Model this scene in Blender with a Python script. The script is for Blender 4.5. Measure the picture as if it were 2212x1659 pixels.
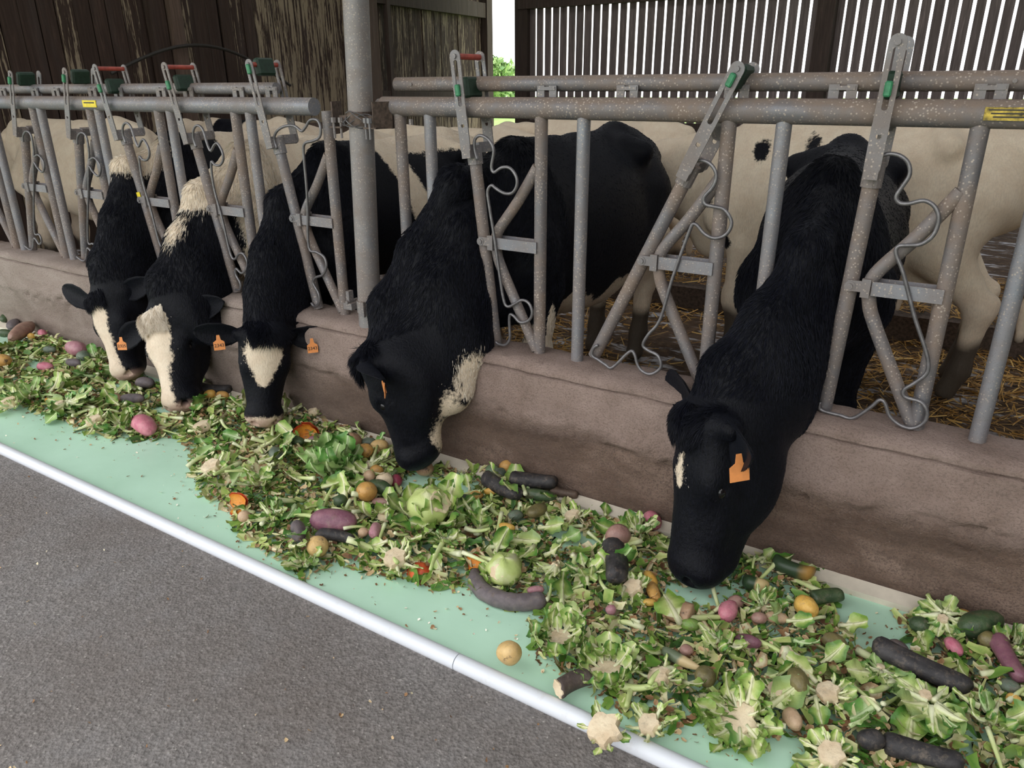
import bpy, bmesh, math, random
import numpy as np
from mathutils import Vector, Matrix
from math import sin, cos, pi, radians, sqrt

for _o in list(bpy.data.objects):
    bpy.data.objects.remove(_o, do_unlink=True)
SC = bpy.context.scene
COL = SC.collection
rng = np.random.default_rng(7)
random.seed(7)

# ------------------------------------------------------------------ camera
cam_d = bpy.data.cameras.new("camera")
cam = bpy.data.objects.new("camera", cam_d)
COL.objects.link(cam)
cam_d.sensor_width = 36.0
cam_d.lens = 1616.0 / 2212.0 * 36.0
cam_d.clip_start = 0.05
cam_d.clip_end = 500
_r = Vector((0.846274, 0.532723, -0.005056))
_u = Vector((-0.194147, 0.317227, 0.928264))
_w = Vector((-0.496112, 0.784584, -0.371888))
cam.matrix_world = Matrix(((_r.x, _u.x, -_w.x, 0.0), (_r.y, _u.y, -_w.y, 0.0), (_r.z, _u.z, -_w.z, 1.6), (0, 0, 0, 1)))
SC.camera = cam

# ------------------------------------------------------------------ sky and exposure
world = bpy.data.worlds.new("sky")
SC.world = world
world.use_nodes = True
_bg = world.node_tree.nodes["Background"]
_bg.inputs[0].default_value = (0.975, 0.985, 1.0, 1)
_bg.inputs[1].default_value = 3.2
SC.view_settings.view_transform = 'Standard'
SC.view_settings.look = 'None'
SC.view_settings.exposure = -0.35
SC.view_settings.gamma = 1.0
SC.view_settings.use_curve_mapping = False
try:
    SC.cycles.use_denoising = True
    SC.cycles.max_bounces = 8
    SC.cycles.diffuse_bounces = 5
    SC.cycles.sample_clamp_indirect = 8.0
except Exception:
    pass

# ------------------------------------------------------------------ helpers
def tag(o, label=None, cat=None, group=None, kind=None):
    if label: o["label"] = label
    if cat: o["category"] = cat
    if group: o["group"] = group
    if kind: o["kind"] = kind
    return o

def empty(name, loc=(0, 0, 0), rot=(0, 0, 0), parent=None):
    o = bpy.data.objects.new(name, None)
    COL.objects.link(o)
    o.location = loc
    o.rotation_euler = rot
    o.empty_display_size = 0.05
    if parent: o.parent = parent
    return o

class MB:
    """collects simple shapes; build() links them as one mesh object"""
    def __init__(s):
        s.v = []; s.f = []; s.at = {}
    def add(s, vs, fs):
        n = len(s.v)
        s.v.extend([tuple(map(float, p)) for p in vs])
        s.f.extend([tuple(i + n for i in f) for f in fs])
        return s
    def box(s, c, d, rz=0.0, ch=0.0):
        x, y, z = d[0] / 2, d[1] / 2, d[2] / 2
        if ch <= 0:
            P = [(-x, -y, -z), (x, -y, -z), (x, y, -z), (-x, y, -z), (-x, -y, z), (x, -y, z), (x, y, z), (-x, y, z)]
            F = [(0, 3, 2, 1), (4, 5, 6, 7), (0, 1, 5, 4), (1, 2, 6, 5), (2, 3, 7, 6), (3, 0, 4, 7)]
        else:
            P = []; F = []
            def ring(zz, k):
                a, b = x - k, y - k
                return [(-a + ch * 0, -b - 0 + ch * 0, zz)] and [(-x + ch, -y + (k), zz), (x - ch, -y + k, zz), (x - k, -y + ch, zz), (x - k, y - ch, zz), (x - ch, y - k, zz), (-x + ch, y - k, zz), (-x + k, y - ch, zz), (-x + k, -y + ch, zz)]
            for zz, k in ((-z, ch * .9), (-z + ch, 0), (z - ch, 0), (z, ch * .9)):
                P += ring(zz, k)
            for L in range(3):
                for i in range(8):
                    j = (i + 1) % 8
                    F.append((L * 8 + i, L * 8 + j, L * 8 + 8 + j, L * 8 + 8 + i))
            F.append(tuple(range(7, -1, -1))); F.append(tuple(range(24, 32)))
        cs, sn = cos(rz), sin(rz)
        P = [(c[0] + p[0] * cs - p[1] * sn, c[1] + p[0] * sn + p[1] * cs, c[2] + p[2]) for p in P]
        return s.add(P, F)
    def tube(s, pts, r, seg=10, cap=True, closed=False):
        pts = [Vector(p) for p in pts]
        n = len(pts)
        rr = [r] * n if not hasattr(r, '__len__') else list(r)
        T = []
        for i in range(n):
            if closed:
                t = pts[(i + 1) % n] - pts[i - 1]
            else:
                t = pts[min(i + 1, n - 1)] - pts[max(i - 1, 0)]
            T.append(t.normalized())
        up = Vector((0, 0, 1)) if abs(T[0].z) < .9 else Vector((1, 0, 0))
        N = (up - T[0] * up.dot(T[0])).normalized()
        P = []; F = []
        for i in range(n):
            N = (N - T[i] * N.dot(T[i])).normalized()
            B = T[i].cross(N)
            for k in range(seg):
                a = 2 * pi * k / seg
                P.append(pts[i] + (N * cos(a) + B * sin(a)) * rr[i])
        m = n if closed else n - 1
        for i in range(m):
            for k in range(seg):
                j = (k + 1) % seg; q = (i + 1) % n
                F.append((i * seg + k, i * seg + j, q * seg + j, q * seg + k))
        if cap and not closed:
            F.append(tuple(range(seg - 1, -1, -1)))
            F.append(tuple((n - 1) * seg + k for k in range(seg)))
        return s.add(P, F)
    def mesh(s, name):
        me = bpy.data.meshes.new(name)
        me.from_pydata(s.v, [], s.f)
        me.update()
        for k, arr in s.at.items():
            a = me.attributes.new(k, 'FLOAT', 'POINT')
            a.data.foreach_set('value', np.asarray(arr, dtype=np.float32))
        return me
    def build(s, name, mat, parent=None, smooth=False, loc=None):
        return link(name, s.mesh(name), mat, parent, smooth, loc)

def link(name, me, mat, parent=None, smooth=False, loc=None):
    if mat is not None and not me.materials:
        me.materials.append(mat)
    if smooth:
        me.polygons.foreach_set('use_smooth', [True] * len(me.polygons))
        if smooth != 'all':
            try: me.set_sharp_from_angle(angle=radians(42))
            except Exception: pass
    o = bpy.data.objects.new(name, me)
    COL.objects.link(o)
    if loc is not None: o.location = loc
    if parent is not None: o.parent = parent
    return o

def catmull(pts, n=4):
    P = [np.array(p, float) for p in pts]
    out = []
    for i in range(len(P) - 1):
        p0 = P[max(i - 1, 0)]; p1 = P[i]; p2 = P[i + 1]; p3 = P[min(i + 2, len(P) - 1)]
        for k in range(n):
            t = k / n
            out.append(.5 * ((2 * p1) + (p2 - p0) * t + (2 * p0 - 5 * p1 + 4 * p2 - p3) * t * t + (3 * p1 - p0 - 3 * p2 + p3) * t ** 3))
    out.append(P[-1])
    return out

# ------------------------------------------------------------------ materials
class NT:
    def __init__(s, name):
        s.m = bpy.data.materials.new(name); s.m.use_nodes = True
        s.t = s.m.node_tree; s.N = s.t.nodes; s.L = s.t.links
        s.b = s.N["Principled BSDF"]
    def n(s, typ, **kw):
        d = s.N.new(typ)
        for k, v in kw.items():
            setattr(d, k, v)
        return d
    def link(s, a, b): s.L.new(a, b)
    def setin(s, sock, v):
        if hasattr(v, 'is_linked') or isinstance(v, bpy.types.NodeSocket): s.L.new(v, sock)
        else: sock.default_value = v
    def coord(s, kind='Object', scale=None):
        o = s.n('ShaderNodeTexCoord').outputs[kind] if kind != 'Position' else s.n('ShaderNodeNewGeometry').outputs['Position']
        if scale:
            mp = s.n('ShaderNodeMapping'); mp.inputs['Scale'].default_value = scale
            s.L.new(o, mp.inputs[0]); o = mp.outputs[0]
        return o
    def noise(s, vec, scale, detail=4, rough=.55, dist=0.0):
        d = s.n('ShaderNodeTexNoise'); s.L.new(vec, d.inputs['Vector'])
        d.inputs['Scale'].default_value = scale; d.inputs['Detail'].default_value = detail
        d.inputs['Roughness'].default_value = rough; d.inputs['Distortion'].default_value = dist
        return d.outputs[0]
    def vor(s, vec, scale, out='Distance'):
        d = s.n('ShaderNodeTexVoronoi'); s.L.new(vec, d.inputs['Vector']); d.inputs['Scale'].default_value = scale
        return d.outputs[out]
    def ramp(s, fac, stops, interp='LINEAR'):
        d = s.n('ShaderNodeValToRGB'); e = d.color_ramp.elements; d.color_ramp.interpolation = interp
        while len(e) < len(stops): e.new(.5)
        for k, (p, c) in enumerate(stops):
            e[k].position = p
            e[k].color = (c, c, c, 1) if not hasattr(c, '__len__') else (*c[:3], 1)
        s.setin(d.inputs[0], fac)
        return d.outputs[0]
    def mix(s, fac, a, b, mode='MIX'):
        d = s.n('ShaderNodeMix'); d.data_type = 'RGBA'; d.blend_type = mode
        def c(v): return (*v[:3], 1) if isinstance(v, (tuple, list)) else v
        s.setin(d.inputs[0], fac); s.setin(d.inputs[6], c(a)); s.setin(d.inputs[7], c(b))
        return d.outputs[2]
    def math(s, op, a, b=0.0, c=None, clamp=False):
        d = s.n('ShaderNodeMath'); d.operation = op; d.use_clamp = clamp
        s.setin(d.inputs[0], a); s.setin(d.inputs[1], b)
        if c is not None: s.setin(d.inputs[2], c)
        return d.outputs[0]
    def attr(s, name): 
        d = s.n('ShaderNodeAttribute'); d.attribute_name = name; return d.outputs['Fac']
    def rnd(s): return s.n('ShaderNodeObjectInfo').outputs['Random']
    def sep(s, vec):
        d = s.n('ShaderNodeSeparateXYZ'); s.L.new(vec, d.inputs[0]); return d.outputs
    def bump(s, h, strength=.3, dist=.01):
        d = s.n('ShaderNodeBump'); d.inputs['Strength'].default_value = strength; d.inputs['Distance'].default_value = dist
        s.L.new(h, d.inputs['Height']); s.L.new(d.outputs[0], s.b.inputs['Normal'])
    def out(s, col=None, rough=None, metal=None, spec=None):
        if col is not None: s.setin(s.b.inputs['Base Color'], (*col[:3], 1) if isinstance(col, (tuple, list)) else col)
        if rough is not None: s.setin(s.b.inputs['Roughness'], rough)
        if metal is not None: s.setin(s.b.inputs['Metallic'], metal)
        if spec is not None: s.setin(s.b.inputs['Specular IOR Level'], spec)
        return s.m

M = {}
def m_asphalt():
    s = NT('asphalt'); p = s.coord('Position')
    g = s.noise(p, 70, 6, .75); big = s.noise(p, 1.6, 4, .6); mid = s.noise(p, 7, 4, .6)
    c = s.ramp(g, [(.3, (.125, .115, .109)), (.52, (.25, .231, .219)), (.72, (.44, .405, .38))])
    c = s.mix(s.ramp(big, [(.35, .0), (.7, .45)]), c, (.15, .115, .092))
    c = s.mix(s.ramp(mid, [(.5, 0), (.75, .35)]), c, (.30, .29, .29))
    fl = s.vor(p, 38)
    c = s.mix(s.ramp(fl, [(.06, .8), (.13, 0)]), c, (.55, .51, .46))
    s.bump(s.math('ADD', g, s.math('MULTIPLY', s.vor(p, 110), .6)), .9, .010)
    return s.out(c, .78, 0, .35)
def m_concrete():
    s = NT('curb_concrete'); p = s.coord('Position'); xyz = s.sep(p)
    g = s.noise(p, 55, 6, .7); big = s.noise(s.coord('Position', (1, 1, 2.2)), 2.2, 5, .62, .4); fine = s.noise(p, 140, 4, .7)
    c = s.ramp(big, [(.30, (.066, .041, .030)), (.48, (.15, .098, .072)), (.66, (.265, .185, .145))])
    c = s.mix(s.ramp(g, [(.35, .45), (.6, 0)]), c, (.19, .135, .105))
    c = s.mix(s.ramp(fine, [(.38, .55), (.5, 0)]), c, (.07, .048, .038))
    c = s.mix(s.ramp(s.noise(p, 11, 6, .75, .6), [(.52, 0), (.70, .7)]), c, (.10, .07, .055))
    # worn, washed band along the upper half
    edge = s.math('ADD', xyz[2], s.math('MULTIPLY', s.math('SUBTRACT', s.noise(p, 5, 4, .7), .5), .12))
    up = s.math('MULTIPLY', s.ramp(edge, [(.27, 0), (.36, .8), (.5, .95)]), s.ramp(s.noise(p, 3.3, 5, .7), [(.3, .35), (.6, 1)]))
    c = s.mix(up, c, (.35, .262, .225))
    # greyer and lighter towards the left
    lf = s.ramp(s.math('MULTIPLY', s.math('ADD', xyz[0], 2.2), -.4), [(.0, 0), (.5, .75)])
    c = s.mix(lf, c, s.ramp(big, [(.3, (.25, .195, .16)), (.7, (.42, .355, .31))]))
    c = s.mix(s.ramp(s.vor(p, 42), [(.02, .5), (.09, 0)]), c, (.42, .38, .35))
    c = s.mix(s.ramp(fine, [(.40, .35), (.5, 0)]), c, (.12, .085, .07))
    pits = s.noise(p, 26, 5, .72)
    rough_band = s.ramp(s.math('ABSOLUTE', s.math('SUBTRACT', edge, .31)), [(.0, 1), (.09, .25)])
    h = s.math('ADD', s.math('MULTIPLY', fine, .35), s.math('MULTIPLY', pits, rough_band))
    s.bump(h, .9, .02)
    return s.out(c, .86, 0, .25)
def m_green():
    s = NT('mint_resin'); p = s.coord('Position')
    big = s.noise(p, 2.5, 4, .6); sc = s.noise(s.coord('Position', (3, 30, 1)), 6, 4, .7); sp = s.noise(p, 70, 3, .7)
    c = s.ramp(big, [(.3, (.47, .72, .545)), (.7, (.555, .82, .64))])
    c = s.mix(s.ramp(sc, [(.62, 0), (.8, .3)]), c, (.33, .50, .40))
    c = s.mix(s.ramp(sp, [(.70, 0), (.78, .45)]), c, (.30, .36, .27))
    return s.out(c, s.ramp(sc, [(.3, .32), (.7, .48)]), 0, .45)
def m_pvc():
    s = NT('white_pvc'); p = s.coord('Position')
    d = s.noise(p, 24, 5, .7)
    c = s.mix(s.ramp(d, [(.58, 0), (.8, .5)]), (.69, .715, .755), (.5, .45, .39))
    return s.out(c, .33, 0, .5)
def m_plain(name, col, rough=.6, metal=0, var=.12, scale=30, bump=0):
    s = NT(name); p = s.coord('Object'); g = s.noise(p, scale, 4, .6)
    lo = tuple(x * (1 - var * 2) for x in col); hi = tuple(min(1, x * (1 + var)) for x in col)
    c = s.ramp(g, [(.3, lo), (.7, hi)])
    if bump: s.bump(g, bump, .004)
    return s.out(c, rough, metal)
def m_steel(name='galvanised_steel', dust=.5, base=(.40, .41, .44)):
    s = NT(name); p = s.coord('Position')
    n = s.noise(p, 9, 5, .65); sp = s.vor(p, 95); sp2 = s.noise(p, 120, 3, .6); sc = s.noise(s.coord('Position', (2, 14, 14)), 3, 4, .7)
    c = s.mix(s.ramp(n, [(.3, .15), (.7, .6)]), base, tuple(x * .72 for x in base))
    dm = s.ramp(s.noise(p, 4, 4, .7), [(.30, 0), (.62, dust * 1.5)])
    nz = s.sep(s.n('ShaderNodeNewGeometry').outputs['Normal'])[2]
    dm = s.math('ADD', dm, s.ramp(nz, [(.35, 0), (.95, dust)]), clamp=True)
    c = s.mix(dm, c, (.20, .15, .12))
    c = s.mix(s.ramp(s.vor(p, 170), [(.0, .55), (.32, .0)]), c, (.10, .085, .075))
    c = s.mix(s.ramp(s.math('ADD', sp, s.math('MULTIPLY', s.math('SUBTRACT', n, .5), .5)), [(.10, .9), (.30, .0)]), c, (.44, .37, .31))
    rough = s.math('ADD', s.math('MULTIPLY', dm, .3), .46)
    s.bump(s.math('ADD', sp2, s.math('MULTIPLY', n, .5)), .16, .003)
    return s.out(c, rough, s.math('MULTIPLY', s.math('SUBTRACT', 1.0, dm, clamp=True), .55), .5)
def m_plank(name, whitewash, base=(.062, .038, .028)):
    s = NT(name); p = s.coord('Object', (1, 1, .06)); ri = s.rnd(); wp = s.coord('Position')
    off = s.n('ShaderNodeVectorMath'); off.operation = 'ADD'
    cmb = s.n('ShaderNodeCombineXYZ'); s.L.new(s.math('MULTIPLY', ri, 37.0), cmb.inputs[0]); s.L.new(s.math('MULTIPLY', ri, 11.0), cmb.inputs[2])
    s.L.new(p, off.inputs[0]); s.L.new(cmb.outputs[0], off.inputs[1]); q = off.outputs[0]
    g = s.noise(q, 40, 5, .7, .6); k = s.noise(q, 9, 4, .6)
    lo = tuple(x * .45 for x in base); hi = tuple(x * 2.1 for x in base)
    c = s.ramp(g, [(.25, lo), (.55, base), (.8, hi)])
    c = s.mix(s.math('MULTIPLY', ri, .5), c, tuple(x * .55 for x in base))
    c = s.mix(s.ramp(k, [(.5, 0), (.8, .4)]), c, (.10, .085, .08))
    if whitewash > 0:
        z = s.sep(wp)[2]
        w = s.noise(q, 26, 4, .75, .3)
        th = s.math('ADD', w, s.ramp(s.math('MULTIPLY', z, .25), [(.2, .10), (.5, .0), (.9, .05)]))
        wm = s.ramp(th, [(.60 - .10 * whitewash, 0), (.63 - .10 * whitewash, .85)])
        c = s.mix(wm, c, (.37, .295, .20))
    s.bump(g, .5, .01)
    return s.out(c, .8, 0, .3)
def m_soil():
    s = NT('bedding_floor'); p = s.coord('Position')
    g = s.noise(p, 18, 6, .7); w = s.noise(s.coord('Position', (1, 2.6, 1)), 3.4, 4, .65, .5)
    c = s.ramp(g, [(.3, (.035, .02, .012)), (.55, (.11, .065, .035)), (.75, (.26, .16, .07))])
    c = s.mix(s.ramp(w, [(.54, 0), (.62, .9)]), c, (.56, .56, .60))
    s.bump(g, .8, .03)
    return s.out(c, s.ramp(w, [(.5, .8), (.66, .3)]), 0, .4)
def m_coat():
    s = NT('cow_coat'); p = s.coord('Object'); a = s.attr('coat')
    n = s.noise(p, 60, 4, .7); n2 = s.noise(p, 14, 3, .6); st = s.noise(s.coord('Object', (1, 1, .25)), 170, 3, .7)
    v = s.math('ADD', a, s.math('MULTIPLY', s.math('SUBTRACT', n, .5), .05))
    v = s.math('ADD', v, s.math('MULTIPLY', s.math('SUBTRACT', n2, .5), .05))
    w = s.ramp(s.math('ADD', s.math('MULTIPLY', v, 22), .5), [(.35, 0), (.65, 1)])
    blk = s.ramp(st, [(.35, (.0016, .0018, .003)), (.75, (.006, .0066, .011))])
    wht = s.mix(s.ramp(n2, [(.35, 0), (.75, .6)]), (.80, .68, .52), (.66, .50, .35))
    wht = s.mix(s.ramp(st, [(.35, .3), (.6, 0)]), wht, (.46, .38, .29))
    pk = s.attr('pink')
    c = s.mix(w, blk, wht)
    c = s.mix(pk, c, (.55, .36, .29))
    c = s.mix(s.attr('dirt'), c, (.028, .02, .016))
    s.bump(s.math('ADD', st, n), .5, .006)
    s.b.inputs['Sheen Weight'].default_value = .02
    s.b.inputs['Sheen Tint'].default_value = (.6, .7, 1, 1)
    return s.out(c, .5, 0, .13)
def m_fur():
    s = NT('cow_fur'); a = s.attr('white'); ri = s.attr('shade')
    blk = s.mix(ri, (.0012, .0014, .0026), (.0075, .0085, .0155))
    wht = s.mix(ri, (.58, .48, .36), (.84, .77, .66))
    s.b.inputs['Sheen Weight'].default_value = 0
    return s.out(s.mix(a, blk, wht), .5, 0, .15)
def m_leaf(name, rib, mid, edge, wet=.42):
    s = NT(name); a = s.attr('rib'); p = s.coord('Object'); ri = s.rnd(); sh = s.attr('shade')
    n = s.noise(p, 22, 4, .65); v = s.noise(p, 90, 3, .6)
    t = s.math('ADD', a, s.math('MULTIPLY', s.math('SUBTRACT', n, .5), .35))
    c = s.ramp(t, [(.08, rib), (.28, mid), (.8, edge)])
    tone = s.math('ADD', s.math('MULTIPLY', ri, .5), s.math('MULTIPLY', sh, .5))
    c = s.mix(s.ramp(tone, [(.45, 0), (.95, .55)]), c, tuple(x * .42 for x in edge))
    c = s.mix(s.ramp(tone, [(.02, .5), (.4, 0)]), c, (.60, .62, .30))
    c = s.mix(s.ramp(n, [(.66, 0), (.8, .55)]), c, (.36, .25, .12))
    s.bump(v, .35, .004)
    s.b.inputs['Subsurface Weight'].default_value = 0
    return s.out(c, wet, 0, .45)
def m_veg(name, a, b, scab=(.10, .06, .035), scabs=.35, scale=14, rough=.5):
    s = NT(name); p = s.coord('Object'); ri = s.rnd()
    off = s.n('ShaderNodeVectorMath'); off.operation = 'ADD'
    cmb = s.n('ShaderNodeCombineXYZ'); s.L.new(s.math('MULTIPLY', ri, 19.0), cmb.inputs[0]); s.L.new(s.math('MULTIPLY', ri, 7.0), cmb.inputs[1])
    s.L.new(p, off.inputs[0]); s.L.new(cmb.outputs[0], off.inputs[1]); q = off.outputs[0]
    n = s.noise(q, scale * 2, 4, .6); k = s.noise(q, scale * 1.6, 5, .7); f = s.noise(q, 160, 3, .7)
    c = s.ramp(n, [(.3, a), (.7, b)])
    c = s.mix(s.ramp(k, [(.60 - .05 * scabs, 0), (.66, scabs * 2)]), c, scab)
    c = s.mix(s.ramp(f, [(.66, 0), (.74, .45)]), c, tuple(x * .5 for x in a))
    c = s.mix(s.ramp(s.noise(q, 46, 5, .75), [(.52, 0), (.72, .5)]), c, (.24, .19, .14))
    s.bump(s.math('ADD', n, s.math('MULTIPLY', f, .3)), .45, .008)
    return s.out(c, rough, 0, .45)
def m_vegsplit(name, a, b, at=.25, soft=.25):
    s = NT(name); p = s.coord('Object'); x = s.sep(s.coord('Generated'))[0]
    n = s.noise(p, 20, 4, .6)
    t = s.math('ADD', x, s.math('MULTIPLY', s.math('SUBTRACT', n, .5), .3))
    c = s.ramp(t, [(at, a), (min(1, at + soft), b)])
    s.bump(n, .3, .005)
    return s.out(c, .45, 0, .45)
def m_scrap(name, stops, rough=.5):
    s = NT(name); sh = s.attr('shade'); p = s.coord('Position')
    n = s.noise(p, 60, 4, .7)
    c = s.ramp(s.math('ADD', sh, s.math('MULTIPLY', s.math('SUBTRACT', n, .5), .25)), stops)
    return s.out(c, rough, 0, .4)
M['asphalt'] = m_asphalt(); M['concrete'] = m_concrete(); M['green'] = m_green(); M['pvc'] = m_pvc()
M['steel'] = m_steel(dust=.66, base=(.19, .195, .215)); M['steel_l'] = m_steel('galvanised_steel_clean', .40, (.27, .285, .32)); M['steel_post'] = m_steel('post_steel', .5, (.31, .31, .32))
M['wire'] = m_plain('wire_steel', (.20, .19, .195), .4, .6, .15, 60)
M['plate'] = m_steel('plate_steel', .4, (.23, .23, .245))
M['latch'] = m_plain('green_plastic', (.04, .22, .10), .5, 0, .2, 40)
M['latch_dark'] = m_plain('dark_green_plastic', (.010, .035, .018), .6, 0, .2, 40)
M['red'] = m_plain('red_plastic', (.42, .07, .045), .5, 0, .15, 40)
M['yellow'] = m_plain('yellow_sticker', (.80, .62, .03), .5, 0, .1, 40)
M['yellow_old'] = m_plain('worn_yellow_sticker', (.50, .36, .05), .6, 0, .45, 55)
M['black_print'] = m_plain('black_print', (.03, .025, .02), .6)
M['rust'] = m_plain('rusty_steel', (.12, .085, .065), .75, .2, .35, 50, .4)
M['wood_l'] = m_plank('whitewashed_plank', 0.45); M['wood_d'] = m_plank('dark_plank', -.0); M['wood_p'] = m_plank('peeling_plank', 1.0)
M['wood_b'] = m_plank('beam_wood', 0, (.085, .06, .048)); M['slat'] = m_plank('slat_wood', 0, (.24, .195, .18)); M['stud'] = m_plank('stud_wood', 0, (.15, .10, .075))
M['soil'] = m_soil(); M['coat'] = m_coat(); M['fur'] = m_fur()
M['straw'] = m_scrap('straw', [(.1, (.10, .05, .012)), (.5, (.42, .22, .045)), (.9, (.72, .47, .15))], .6)
M['eye'] = m_plain('eye_dark', (.006, .005, .006), .08, 0, .1)
M['tag'] = m_plain('orange_tag', (.80, .30, .09), .5, 0, .08, 30)
M['horn'] = m_plain('hoof_horn', (.03, .024, .02), .5)
M['leaf'] = m_leaf('cauliflower_leaf', (.70, .70, .42), (.33, .45, .105), (.075, .20, .03))
M['leaf_pale'] = m_leaf('pale_leaf', (.76, .73, .50), (.50, .58, .20), (.20, .34, .055))
M['leaf_bright'] = m_leaf('bright_leaf', (.62, .74, .42), (.25, .45, .12), (.095, .26, .045))
M['stalk'] = m_leaf('stalk', (.76, .77, .52), (.58, .66, .28), (.36, .50, .13))
M['cut'] = m_veg('cut_stump', (.62, .47, .30), (.80, .68, .48), (.40, .26, .13), .18, 12, .6)
M['crumb'] = m_scrap('brown_crumbs', [(.1, (.10, .045, .02)), (.5, (.30, .16, .07)), (.85, (.62, .45, .25)), (1, (.75, .70, .5))], .75)
M['leafbits'] = m_scrap('leaf_bits', [(.02, (.03, .075, .02)), (.22, (.085, .21, .03)), (.45, (.19, .31, .055)), (.62, (.38, .46, .13)), (.8, (.60, .58, .28)), (.93, (.72, .66, .42)), (1, (.42, .28, .15))], .45)
M['whitebits'] = m_scrap('white_bits', [(.1, (.75, .72, .55)), (1, (.9, .88, .75))], .6)
VM = {}
for k, a in dict(
    purple=((.15, .05, .085), (.27, .12, .15)), greybeet=((.085, .07, .075), (.17, .14, .145)), black=((.012, .011, .013), (.055, .05, .05)),
    yellowpot=((.56, .36, .13), (.72, .50, .22)), orangepot=((.50, .25, .06), (.62, .36, .11)), cream=((.56, .42, .27), (.72, .58, .40)),
    redbeet=((.24, .025, .06), (.40, .07, .11)), tanpot=((.45, .29, .17), (.60, .42, .27)), darkgreen=((.025, .05, .022), (.07, .11, .045)),
    pinkbrown=((.27, .14, .12), (.42, .25, .20)), pinkpurple=((.34, .14, .18), (.50, .27, .28)), greygreen=((.075, .10, .075), (.15, .19, .13)),
    brownpot=((.30, .17, .095), (.46, .30, .18)), orangeyel=((.66, .35, .06), (.76, .48, .12)), pink=((.50, .12, .19), (.66, .27, .31)),
    sweet=((.24, .13, .10), (.40, .25, .19)), carrot=((.70, .22, .03), (.78, .32, .06)), earth=((.06, .04, .03), (.13, .085, .06)),
    olive=((.10, .085, .035), (.22, .18, .07)), greengrey=((.09, .15, .075), (.17, .24, .13)), green=((.09, .19, .03), (.22, .34, .07)),
    stub=((.045, .033, .03), (.09, .065, .055))).items():
    VM[k] = m_veg('skin_' + k, a[0], a[1], scabs=.5 if k in ('yellowpot', 'orangepot', 'cream', 'brownpot') else .2, rough=.62 if k in ('black', 'greybeet', 'stub', 'earth') else .45)
VM['greentan'] = m_vegsplit('skin_greentan', (.12, .15, .09), (.50, .38, .20), .45, .12)
VM['cucumber'] = m_vegsplit('skin_cucumber', (.03, .055, .025), (.36, .20, .05), .62, .25)
VM['cucumber2'] = m_vegsplit('skin_cucumber_yellow', (.03, .06, .025), (.62, .47, .22), .45, .12)
VM['pumpkin'] = m_veg('skin_pumpkin', (.56, .06, .02), (.70, .14, .04), (.5, .25, .1), .1)
VM['pumpkin_in'] = m_veg('pumpkin_flesh', (.72, .22, .02), (.80, .36, .05), (.5, .2, .05), .2)
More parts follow.
